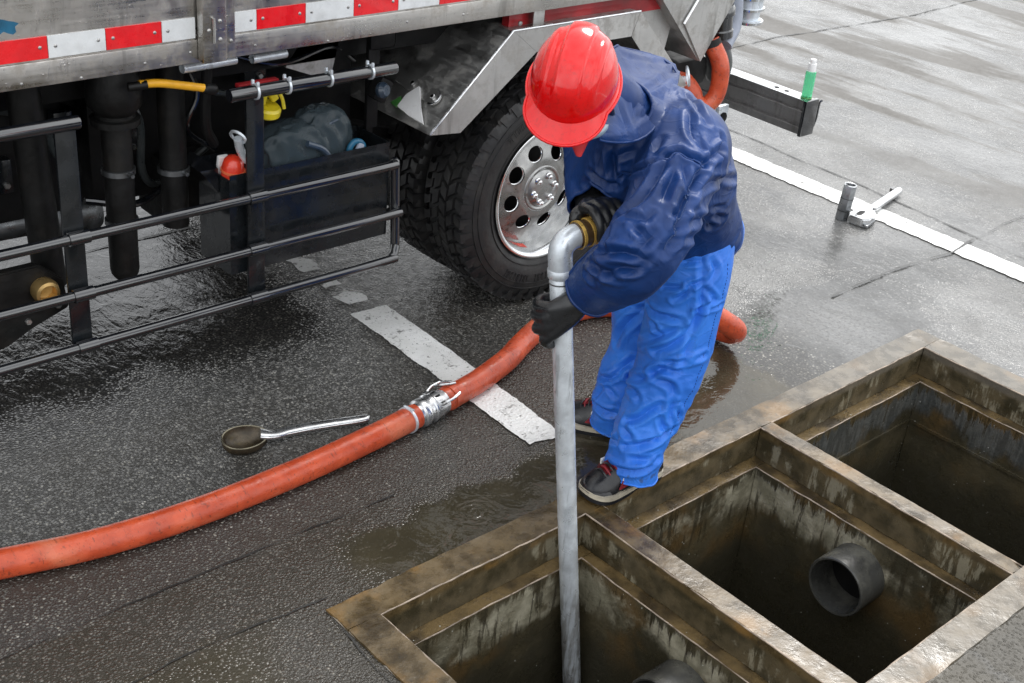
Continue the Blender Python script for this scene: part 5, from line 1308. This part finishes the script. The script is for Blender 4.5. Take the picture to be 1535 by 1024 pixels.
STROKES_J = [(0.012, 0.01, [(2.026, 1.564, 0.995), (2.067, 1.571, 0.999), (2.122, 1.587, 0.991), (2.35, 1.707, 0.91)]), (0.01, 0.009, [(2.078, 1.591, 1.033), (2.111, 1.601, 1.047), (2.158, 1.615, 1.049)]), (0.0130, 0.011, [(1.89, 1.65, 0.935), (1.923, 1.622, 0.981), (1.971, 1.629, 1.015), (2.014, 1.641, 1.046)]), (0.0110, 0.01, [(1.949, 1.585, 0.992), (1.973, 1.597, 1.012), (2.006, 1.612, 1.032)]), (0.0110, 0.01, [(2.168, 1.962, 0.763), (2.301, 2.058, 0.715), (2.022, 1.781, 0.928)]), (0.015, 0.01, [(1.849, 1.651, 0.863), (1.844, 1.605, 0.885), (1.853, 1.577, 0.89), (1.874, 1.545, 0.884)]), (0.015, 0.01, [(1.835, 1.614, 0.838), (1.843, 1.583, 0.857), (1.858, 1.561, 0.86), (1.869, 1.55, 0.868)]), (0.0130, 0.01, [(1.846, 1.664, 0.839), (1.835, 1.622, 0.835), (1.84, 1.588, 0.833)]), (0.01, 0.01, [(1.865, 1.56, 0.9), (1.898, 1.553, 0.931)]), (0.015, 0.013, [(2.078, 1.596, 1.04), (2.032, 1.576, 1.013), (1.988, 1.557, 0.985), (1.957, 1.542, 0.957), (1.935, 1.53, 0.925), (1.911, 1.53, 0.904)]), (0.0110, 0.011, [(2.013, 1.858, 0.915), (2.27, 2.059, 0.765), (2.318, 2.067, 0.723)]), (0.0110, 0.01, [(2.006, 1.846, 0.943), (2.011, 1.816, 0.93), (2.02, 1.784, 0.934)]), (0.012, 0.008, [(2.019, 1.779, 0.955), (1.984, 1.686, 1.013), (1.999, 1.658, 1.037), (2.016, 1.643, 1.048)]), (0.012, 0.008, [(2.016, 1.643, 1.048), (2.036, 1.637, 1.058), (2.051, 1.611, 1.049), (2.075, 1.593, 1.036)]), (0.01, 0.009, [(1.999, 1.545, 0.966), (2.279, 1.701, 0.805)]), (0.008, 0.008, [(2.266, 1.686, 0.844), (2.317, 1.695, 0.819)]), (0.012, 0.01, [(2.0, 1.789, 1.025), (2.007, 1.793, 0.986), (2.02, 1.781, 0.938)]), (0.01, 0.009, [(2.146, 1.613, 1.051), (2.136, 1.591, 1.007)]), (0.008, 0.008, [(1.944, 1.554, 0.967), (1.958, 1.548, 0.967)]), (0.01, 0.01, [(2.131, 1.991, 0.812), (2.107, 1.946, 0.797)]), (0.008, 0.009, [(1.886, 1.626, 0.946), (1.896, 1.585, 0.954), (1.911, 1.578, 0.965)]), (0.01, 0.01, [(1.89, 1.656, 0.928), (1.849, 1.642, 0.877)]), (0.0090, 0.009, [(2.025, 1.608, 1.038), (2.005, 1.577, 1.009)]), (0.0090, 0.009, [(2.06, 1.585, 1.024), (2.014, 1.569, 1.002)]), (0.0090, 0.009, [(1.948, 1.535, 0.944), (2.017, 1.542, 0.943), (2.261, 1.678, 0.864), (2.337, 1.695, 0.887)]), (0.008, 0.009, [(1.928, 1.529, 0.915), (1.988, 1.528, 0.913), (2.279, 1.701, 0.805), (2.321, 1.695, 0.821)]), (0.0090, 0.009, [(1.88, 1.597, 0.941), (1.882, 1.562, 0.925)]), (0.008, 0.009, [(1.998, 1.822, 0.996), (2.007, 1.812, 0.954)]), (0.01, 0.01, [(1.845, 1.678, 0.808), (1.836, 1.645, 0.808)]), (0.0090, 0.008, [(1.855, 1.687, 0.827), (1.837, 1.641, 0.829), (1.835, 1.63, 0.816)]), (0.01, 0.01, [(2.136, 1.699, 1.108), (2.109, 1.672, 1.094), (2.091, 1.646, 1.08), (2.082, 1.596, 1.04)]), (0.01, 0.009, [(2.175, 1.634, 1.069), (2.139, 1.596, 1.023)]), (0.0090, 0.009, [(2.004, 1.672, 1.04), (2.019, 1.649, 1.051), (2.038, 1.639, 1.06)]), (0.0090, 0.01, [(2.237, 1.803, 1.107), (2.169, 1.706, 1.112), (2.15, 1.659, 1.095)]), (0.008, 0.01, [(2.029, 1.753, 1.022), (2.008, 1.781, 1.002), (2.012, 1.79, 0.967)]), (0.008, 0.01, [(2.047, 1.694, 1.066), (2.016, 1.683, 1.046)]), (0.008, 0.009, [(2.111, 1.65, 1.087), (2.095, 1.616, 1.063), (2.107, 1.601, 1.048)])]
STROKES_H = [(0.01, 0.008, [(2.043, 1.827, 1.159), (2.044, 1.791, 1.147), (2.068, 1.758, 1.101), (2.067, 1.737, 1.081)]), (0.014, 0.008, [(2.37, 1.939, 1.114), (2.236, 1.869, 1.122), (2.108, 1.806, 1.135), (2.053, 1.799, 1.146)]), (0.01, 0.008, [(1.965, 1.756, 1.141), (1.97, 1.734, 1.101), (1.961, 1.713, 1.072)]), (0.008, 0.007, [(2.024, 1.747, 1.102), (2.073, 1.758, 1.1)]), (0.008, 0.007, [(2.025, 1.768, 1.128), (2.013, 1.74, 1.098)]), (0.007, 0.007, [(2.152, 1.93, 1.168), (2.259, 1.934, 1.137), (2.348, 1.946, 1.121)])]
HOOD_GRID = [[(2.108, 1.93, 1.187), (2.144, 1.95, 1.184), (2.175, 1.97, 1.178), (2.218, 2.0, 1.157)], [(2.01, 1.84, 1.188), (2.164, 1.915, 1.153), (2.218, 1.935, 1.155), (2.285, 1.97, 1.148)], [(1.957, 1.785, 1.175), (2.099, 1.84, 1.142), (2.244, 1.9, 1.122), (2.378, 1.945, 1.114)], [(1.921, 1.75, 1.155), (2.046, 1.785, 1.147), (2.157, 1.82, 1.126), (2.282, 1.86, 1.106)], [(1.907, 1.738, 1.143), (2.012, 1.765, 1.129), (2.098, 1.785, 1.119), (2.167, 1.785, 1.096)], [(1.895, 1.727, 1.127), (1.989, 1.745, 1.108), (2.046, 1.75, 1.1), (2.072, 1.735, 1.077)], [(1.884, 1.718, 1.114), (1.956, 1.727, 1.097), (1.992, 1.725, 1.087), (2.034, 1.72, 1.063)], [(1.875, 1.712, 1.106), (1.919, 1.714, 1.095), (1.943, 1.712, 1.082), (1.966, 1.712, 1.059)], [(1.88, 1.72, 1.102), (1.872, 1.712, 1.101), (1.869, 1.71, 1.096), (1.87, 1.712, 1.088)]]
BEND = 5.0
# joints
AnN, KnN, HpN = Vector((2.255, 1.800, .095)), Vector((2.345, 1.800, .385)), Vector((2.415, 1.835, .725))
AnF, KnF, HpF = Vector((2.405, 1.990, .085)), Vector((2.425, 1.985, .385)), Vector((2.460, 1.970, .725))
PEL, CHE, NEK = Vector((2.425, 1.905, .745)), Vector((2.255, 1.870, .955)), Vector((2.085, 1.835, 1.075))
ShN, ElN, WrN = Vector((2.125, 1.690, 1.005)), Vector((1.915, 1.600, .872)), Vector((1.930, 1.735, .712))
ShF, ElF, WrF = Vector((2.150, 1.990, 1.000)), Vector((2.120, 1.955, .900)), Vector((2.045, 1.872, .842))
LAT = Vector((.06, -1, .02)).normalized()               # towards the worker's left side
ax_t = (NEK-PEL).normalized(); fr_t = ax_t.cross(LAT).normalized()
def body_shapes(bm, g=0.0):
    """bare figure; g grows it a little"""
    limb(bm, [AnN, KnN, HpN], [.045+g, .052+g, .060+g, .085+g]); limb(bm, [AnF, KnF, HpF], [.045+g, .052+g, .060+g, .085+g])
    ax = (NEK-PEL).normalized(); fr_ = ax.cross(LAT).normalized()
    loft(bm, [(PEL-ax*.06, LAT*(.135+g), fr_*(.10+g)), (PEL+ax*.08, LAT*(.135+g), fr_*(.095+g)), (CHE, LAT*(.155+g), fr_*(.105+g)), (CHE+ax*.12, LAT*(.15+g), fr_*(.09+g)), (NEK-ax*.06, LAT*(.10+g), fr_*(.07+g))])
    limb(bm, [ShN, ElN, WrN], [.060+g, .050+g, .042+g, .036+g]); limb(bm, [ShF, ElF, WrF], [.060+g, .050+g, .042+g, .036+g])
    limb(bm, [NEK-ax*.10, NEK, HC+HU*.0], [.075, .058, .056])
# head frame: forward, up, left
HF = Vector((-.70, -.45, -.55)).normalized(); HU = Vector((-.40, -.36, .84)); HU = (HU-HF*HU.dot(HF)).normalized(); HL = HU.cross(HF).normalized()
HC = Vector((1.872, 1.802, 1.166))                      # centre of the head
# ---- body: one continuous skin
bm = BM(); body_shapes(bm)
ellipsoid(bm, HC+HU*.012, (HF*.082, HL*.066, HU*.098)); ellipsoid(bm, HC+HF*.048-HU*.050, (HF*.040, HL*.045, HU*.050), 3)   # skull and jaw
limb(bm, [HC+HF*.078+HU*.010, HC+HF*.096-HU*.025], [.010, .016], 10)                                                     # nose
for s in (1, -1): ellipsoid(bm, HC+HL*s*.066-HU*.010-HF*.008, (HF*.018, HL*.010, HU*.030), 2)                           # ears
person_me = fuse(bm, .0085, 4)
person = wrap('person', person_me, 'skin', None, None, label='worker in a red hard hat and blue rain suit bending over the steel pipe', cat='person')

# ---- trousers
TRO_N = [(2.250, 1.80, .0), (2.255, 1.80, .068), (2.269, 1.80, .14), (2.303, 1.80, .219), (2.336, 1.80, .322), (2.352, 1.80, .417), (2.362, 1.805, .514), (2.374, 1.81, .632), (2.410, 1.845, .735)]
TRO_F = [(2.395, 1.988, -.01), (2.395, 1.988, .07), (2.394, 1.988, .136), (2.405, 1.985, .209), (2.428, 1.985, .30), (2.426, 1.985, .423), (2.445, 1.98, .52), (2.465, 1.965, .735)]
bm = BM()
limb(bm, TRO_N, [.072, .074, .073, .079, .089, .095, .098, .102, .108]); limb(bm, TRO_F, [.072, .074, .082, .082, .078, .084, .092, .108])
ax = (NEK-PEL).normalized(); fr_ = ax.cross(LAT).normalized()
loft(bm, [(PEL-ax*.10-fr_*.008, LAT*.158, fr_*.098), (PEL-fr_*.012, LAT*.168, fr_*.100), (PEL+ax*.13, LAT*.165, fr_*.11)])
tro = fuse(bm, .0095, 4, 1)
tro = cut(tro, [((2.25, 1.8, .052), (-.12, 0, -1), .13), ((2.395, 1.988, .052), (0, 0, -1), .13), (PEL+ax*.10, ax, .3)])
tro = pleats(refine(wrinkle(tro, fold_trousers)), [(a*.66, w, p) for a, w, p in STROKES_T])
bands(tro, 'hem', 'trouser_blue', .0028, person)
seams(tro, [[(2.385, 1.755, .665), (2.372, 1.722, .52), (2.36, 1.722, .42), (2.325, 1.722, .30), (2.295, 1.728, .20)]], 'side_stitching', 'stitch_blue', person, .0011, .007)
trousers = wrap('trousers', tro, 'trouser_blue', person, None)

# ---- jacket with both sleeves
bm = BM()
loft(bm, [(PEL-ax*.06-fr_*.030, LAT*.172, fr_*.122), (PEL+ax*.05-fr_*.034, LAT*.186, fr_*.142), (CHE-ax*.10-fr_*.042, LAT*.198, fr_*.166), (CHE+ax*.01-fr_*.050, LAT*.203, fr_*.182), (CHE+ax*.11-fr_*.055, LAT*.182, fr_*.165), (NEK-ax*.03-fr_*.035, LAT*.108, fr_*.110), (NEK+ax*.05-fr_*.016, LAT*.074, fr_*.068)])
limb(bm, [CHE+ax*.06+LAT*.10, ShN, ElN+Vector((.012, 0, 0)), WrN+(WrN-ElN)*.02], [.095, .105, .095, .085, .082, .076, .060])
limb(bm, [CHE+ax*.06-LAT*.10, ShF, ElF, WrF+(WrF-ElF)*.02], [.09, .090, .080, .072, .066, .060, .052])
jac = fuse(bm, .0095, 4, 1)
dN, dF = (WrN-ElN).normalized(), (WrF-ElF).normalized()
jac = cut(jac, [(WrN, dN, .09), (WrF, dF, .09), (PEL-ax*.05, -ax, .4), (NEK+ax*.045, ax, .14)])
jac = pleats(refine(wrinkle(jac, fold_jacket)), [(a*.62, w, p) for a, w, p in STROKES_J])
bands(jac, 'jacket_hem', 'jacket_navy', .0042, person)
YOKE = [STROKES_J[12][2], STROKES_J[13][2]]
seams(jac, YOKE, 'yoke_edge', 'jacket_navy', person, .0032)
seams(jac, [STROKES_J[9][2], [STROKES_J[14][2][0], STROKES_J[14][2][-1]]], 'seam_stitching', 'stitch_navy', person, .0012, .007)
jacket = wrap('jacket', jac, 'jacket_navy', person, None)

# ---- hood lying folded behind the neck
def grid_surface(rows, sub=2, thick=.004):
    bm = BM(); V = [[bm.verts.new(p) for p in r] for r in rows]
    for A, B in zip(V, V[1:]):
        for k in range(len(A)-1): bm.faces.new((A[k], A[k+1], B[k+1], B[k]))
    me = bpy.data.meshes.new('tmp'); bm.to_mesh(me); bm.free()
    o = bpy.data.objects.new('tmp', me); COL.objects.link(o)
    if thick: m = o.modifiers.new('t', 'SOLIDIFY'); m.thickness = thick; m.offset = 0
    q = o.modifiers.new('q', 'SUBSURF'); q.levels = q.render_levels = sub
    out = evaluated(o); bpy.data.objects.remove(o); return out
hood = grid_surface([spline(r, 3) for r in HOOD_GRID], 2, 0)
bm = BM(); bm.from_mesh(hood); nz_ = sum((f.normal.z for f in bm.faces), 0.0)
if nz_ < 0: bmesh.ops.reverse_faces(bm, faces=bm.faces)
bm.to_mesh(hood); bm.free()
pleats(hood, [(a*.45, w, p) for a, w, p in STROKES_H])
bands(hood, 'hood_edge', 'jacket_navy', .0026, person)
wrap('hood', thicken(hood, .003), 'jacket_navy', person, None)

# ---- hard hat
HB = HC+HU*.036
def hat_pt(a, e, grow=0.0):
    """a: angle round from the front, e: 0 rim .. 1 crown"""
    ce, se = math.cos(e*math.pi/2), math.sin(e*math.pi/2)
    f, l = math.cos(a)*ce, math.sin(a)*ce
    ce2 = ce**.82
    f, l = math.cos(a)*ce2, math.sin(a)*ce2
    x, y, z = .112*f, .0895*l, .108*se
    # moulded crown: raised centre band with two side ribs
    w = max(0, min(1, (se-.30)/.3))
    def sst(t): t = max(0, min(1, t)); return t*t*(3-2*t)
    band = sst((.028-abs(y))/.004)*.0055*w
    rib = sst((.009-abs(abs(y)-.052))/.004)*.0032*w*sst((x+.10)/.05)
    k = 1+(band+rib+grow)/.12
    return HB+HF*x*k+HL*y*k+HU*z*k
bm = BM(); NA, NE = 120, 44; ringsv = []
for j in range(NE):
    ringsv.append([bm.verts.new(hat_pt(2*math.pi*k/NA, j/(NE-1)*.985)) for k in range(NA)])
for A, B in zip(ringsv, ringsv[1:]):
    for k in range(NA): bm.faces.new((A[k], A[(k+1) % NA], B[(k+1) % NA], B[k]))
bm.faces.new(ringsv[-1])
# skirt and peak
def brim_pt(a, t):
    c = math.cos(a); pk = max(0, (c-.52)/.48)
    out = .0065+.036*pk**.85
    x, y = .112*math.cos(a), .0895*math.sin(a); n_ = Vector((math.cos(a)/.112, math.sin(a)/.0895)).normalized()
    drop = -.006-.012*pk-.010*(1-c)/2
    return HB+HF*(x+n_.x*out*t)+HL*(y+n_.y*out*t)+HU*(drop*t)
prev = ringsv[0]
for t in (.25, .5, .75, 1.0):
    cur = [bm.verts.new(brim_pt(2*math.pi*k/NA, t)) for k in range(NA)]
    for k in range(NA): bm.faces.new((cur[k], cur[(k+1) % NA], prev[(k+1) % NA], prev[k]))
    prev = cur
me = bpy.data.meshes.new('tmp'); bmesh.ops.recalc_face_normals(bm, faces=bm.faces); bm.to_mesh(me); bm.free()
hat = wrap('hard_hat', thicken(me, .003), 'helmet_red', person, 50)
bm = BM(); tube(bm, [brim_pt(2*math.pi*k/60, 1.0) for k in range(61)], .0032, 8, cap=False); obj('hat_edge', bm, 'helmet_red', hat, ang=60)
# goggles, strap, hair, chin cloth
bm = BM(); tube(bm, [(1.905, 1.725, 1.150), (1.935, 1.745, 1.126), (1.960, 1.768, 1.124), (1.975, 1.80, 1.14)], .0075, 10, 5, round_end=True); obj('goggle_strap', bm, 'shoe_black', person)
bm = BM(); tube(bm, [(1.902, 1.742, 1.134), (1.912, 1.738, 1.128), (1.928, 1.738, 1.112), (1.918, 1.735, 1.108), (1.902, 1.742, 1.130)], .0042, 8, 4); obj('strap_buckle', bm, 'white_plastic', person)
bm = BM(); tube(bm, [(1.800, 1.715, 1.106), (1.825, 1.706, 1.1085), (1.868, 1.715, 1.106), (1.905, 1.733, 1.108), (1.925, 1.745, 1.112)], .0105, 12, 5, round_end=True); obj('goggles', bm, 'lens_grey', person)
bm = BM(); ellipsoid(bm, HC-HF*.012+HU*.010, (HF*.078, HL*.0745, HU*.094), 4); obj('hair', bm, 'hair_black', person)
bm = BM(); tube(bm, [HC-HU*.05-HF*.03, (HC+NEK)/2-HF*.02, NEK+Vector((.02, 0, -.03))], lambda u: .058+.012*u, 18, 4); obj('collar', bm, 'jacket_navy', person)
bm = BM()
loft(bm, [(Vector((1.868, 1.770, 1.110)), Vector((.030, .012, 0)), Vector((-.012, .030, .0))), (Vector((1.858, 1.758, 1.082)), Vector((.022, .008, 0)), Vector((-.008, .022, 0))), (Vector((1.850, 1.745, 1.050)), Vector((.007, .002, 0)), Vector((-.002, .007, 0)))], 16); obj('face_cloth', bm, 'red_cloth', person)

# ---- shoes
def shoe(toe, heel, zb, inner):
    """low work shoe from heel to toe along the ground"""
    d = Vector((toe[0]-heel[0], toe[1]-heel[1], 0)); L = d.length; d.normalize(); sd = Vector((-d.y, d.x, 0)); O = Vector((heel[0], heel[1], zb))
    root = bpy.data.objects.new('shoe', None); link(root, person, O+d*L/2)
    def P(u, w, z): return O+d*u*L+sd*w+Vector((0, 0, z))
    U = [0, .06, .2, .4, .6, .78, .9, .97, 1.0]; HW = [.012, .030, .036, .037, .045, .049, .043, .028, .010]
    def spring(u): return .012*max(0, (u-.75)/.25)**2
    def ring_at(u, hw, z0, z1, top):
        out = []
        for k in range(16):
            a = 2*math.pi*k/16; c, s = math.cos(a), math.sin(a)
            z = z0 if s < 0 else z0+(z1-z0)*s**.8
            out.append(P(u, hw*math.copysign(abs(c)**.7, c)*(1-(top*max(0, s))**2*.35), z))
        return out
    def skin(rings):
        bm = BM(); V = [[bm.verts.new(p) for p in r] for r in rings]
        for A, B in zip(V, V[1:]):
            for k in range(len(A)): bm.faces.new((A[k], A[(k+1) % len(A)], B[(k+1) % len(A)], B[k]))
        bm.faces.new(V[0]); bm.faces.new(V[-1]); bmesh.ops.recalc_face_normals(bm, faces=bm.faces); return bm
    UH = [.075, .100, .112, .114, .100, .077, .066, .056, .040]
    up = skin([ring_at(u, hw, .020+spring(u), h, .8) for u, hw, h in zip(U, HW, UH)])
    bmesh.ops.subdivide_edges(up, edges=list(up.edges), cuts=1, smooth=.6)
    obj('upper', up, 'shoe_black', root, ang=None)
    def outline(off): return [P(u, (hw+off)*s, 0) for s, us in ((1, list(zip(U, HW))), (-1, list(zip(U, HW))[::-1])) for u, hw in us]
    def slab(off, z0, z1, mat, nm, wav=False):
        bm = BM(); pts = []
        ol = list(zip(U, HW)); pr = [(u, (hw+off)) for u, hw in ol]+[(u, -(hw+off)) for u, hw in ol[::-1]]
        fine = spline([P(u, w, 0) for u, w in pr]+[P(*pr[0], 0)], 4)[:-1]
        bot, top = [], []
        for p in fine:
            u = (p-O).dot(d)/L; sp = spring(u); arch = .006*max(0, 1-((u-.38)/.14)**2) if z0 < .004 else 0
            bot.append(bm.verts.new(p+Vector((0, 0, z0+sp+arch)))); top.append(bm.verts.new(p+Vector((0, 0, z1+sp))))
        m = len(bot)
        for k in range(m): bm.faces.new((bot[k], bot[(k+1) % m], top[(k+1) % m], top[k]))
        bm.faces.new(top); bm.faces.new(bot[::-1]); obj(nm, bm, mat, root, ang=60)
    slab(.0035, .0, .012, 'shoe_black', 'outsole'); slab(.0055, .0125, .027, 'shoe_sole', 'midsole')
    bm = BM(); tr_ = [ring_at(u, hw+.003, .022+spring(u), h, .8) for u, hw, h in ((.80, .049, .058), (.90, .044, .054), (.97, .030, .046), (1.004, .012, .036))]
    bmx = skin(tr_); obj('toe_cap', bmx, 'shoe_black', root, ang=60)
    for s in (1, -1):
        bm = BM(); vs = [bm.verts.new(P(u, s*w, z)) for u, w, z in ((.30, .0405, .038), (.50, .0445, .040), (.72, .0500, .040), (.66, .0445, .062), (.54, .0400, .078), (.36, .0385, .066))]
        f = bm.faces.new(vs); r = bmesh.ops.extrude_face_region(bm, geom=[f]); bmesh.ops.translate(bm, verts=[g for g in r['geom'] if isinstance(g, bmesh.types.BMVert)], vec=sd*s*.003); obj('side_panel', bm, 'shoe_red', root)
        bm = BM(); box(bm, P(.62, s*.0445, .068), (.024, .006, .018), Matrix((d, sd, (0, 0, 1))).transposed(), .001); obj('size_tag', bm, 'white_plastic', root)
    bm = BM(); tv = [bm.verts.new(P(u, w, float(np.interp(u, U, UH))+.0015)) for u, w in ((.50, .020), (.50, -.020), (.80, -.018), (.80, .018))]; bm.faces.new(tv); bmesh.ops.solidify(bm, geom=list(bm.faces), thickness=.002); obj('tongue', bm, 'shoe_red', root)
    for k in range(5):
        u = .63+.042*k; z = float(np.interp(u, U, UH))+.001
        bm = BM(); tube(bm, [P(u, .026, z-.014), P(u+.012, .010, z+.001), P(u, -.010, z+.001), P(u+.012, -.026, z-.014)], .0032, 8, 4); obj('lace', bm, 'shoe_red' if k % 2 else 'shoe_black', root)
shoe((2.105, 1.822), (2.370, 1.803), .008, 1)
shoe((2.345, 2.150), (2.480, 1.925), .0, -1)

# ---- gloves
ER, EU, ET = Vector((.71, -.70, .07)), Vector((.27, .31, .91)), Vector((-.62, -.60, .50))   # hand axes: across, along the pipe, out from it
ER = (ER-PD*ER.dot(PD)).normalized(); EU = PD; ET = ER.cross(EU).normalized()
def glove(h0, wrist, forearm, K, fingers, thumb, rim_c):
    def H(p): return h0+ER*p[0]+EU*p[1]+ET*p[2]
    bm = BM()
    wv = wrist
    for k in K: limb(bm, [wv, (wv+H(k))/2+ET*.006, H(k)], [.031, .028, .0185], 14)
    for a, b in zip(K, K[1:]): limb(bm, [H(a), H(b)], [.016, .0155], 12)
    palm = fuse(bm, .0045, 5)
    bm2 = BM(); bm2.from_mesh(palm)
    for ch in fingers+[thumb]:
        pts = [H(c) for c in ch]; limb(bm2, pts, [.0165, .0155, .0145, .0130], 14)
    me = fuse(bm2, .0032, 4)
    g = wrap('glove', me, 'glove_rubber', person, None)
    return g
hN = PB+PD*((.624-PB.z)/PD.z)
gN = glove(hN, WrN+Vector((-.010, .010, -.014)), None,
      [(-.020, .052, .042), (-.032, .030, .040), (-.034, .006, .038), (-.026, -.016, .036)],
      [[(-.020, .052, .042), (-.050, .046, .016), (-.046, .042, -.022), (-.010, .040, -.042)], [(-.032, .030, .040), (-.056, .022, .012), (-.048, .016, -.024), (-.012, .014, -.042)],
       [(-.034, .006, .038), (-.054, -.008, .018), (-.050, -.024, -.008), (-.032, -.030, -.026)], [(-.026, -.016, .036), (-.038, -.032, .030), (-.034, -.048, .016), (-.022, -.056, .004)]],
      [(.030, .060, .034), (.046, .054, .004), (.036, .050, -.030), (.006, .056, -.044)], None)
bm = BM(); dW = (WrN-ElN).normalized(); tube(bm, [WrN-dW*.05, WrN+dW*.005, WrN+dW*.03+Vector((-.010, .008, -.004))], lambda u: .046-.010*u, 22, 4, cap=False); obj('cuff', bm, 'glove_rubber', gN, ang=60)
hF = e1+EP*.066+PD*.010
E2R, E2U = EP, PD
def glove_far():
    sR, sU, sT = EP, (PD-EP*PD.dot(EP)).normalized(), None
    sT = sR.cross(sU).normalized()
    def H(p): return hF+sR*p[0]+sU*p[1]+sT*p[2]
    bm = BM(); wv = WrF
    K = [(-.030, .040, -.018), (-.008, .046, -.012), (.014, .046, -.010), (.034, .040, -.012)]
    for k in K: limb(bm, [wv, (wv+H(k))/2, H(k)], [.028, .024, .0145], 14)
    for a, b in zip(K, K[1:]): limb(bm, [H(a), H(b)], [.014, .0135], 12)
    for (a, b, c) in K: limb(bm, [H((a, b, c)), H((a-.004, .044, .022)), H((a-.004, .018, .048)), H((a-.002, -.016, .044))], [.0135, .0125, .0115, .0105], 12)
    limb(bm, [(wv+H(K[0]))/2, H((-.045, .020, -.034)), H((-.040, -.018, -.036)), H((-.020, -.040, -.018))], [.018, .015, .014, .012], 12)
    g = wrap('glove', fuse(bm, .0036, 4), 'glove_rubber', person, None)
    bm = BM(); dW2 = (WrF-ElF).normalized(); tube(bm, [WrF-dW2*.12, WrF-dW2*.04, WrF+dW2*.02], lambda u: .046-.012*u, 20, 4, cap=False); obj('cuff', bm, 'glove_rubber', g, ang=60)
glove_far()
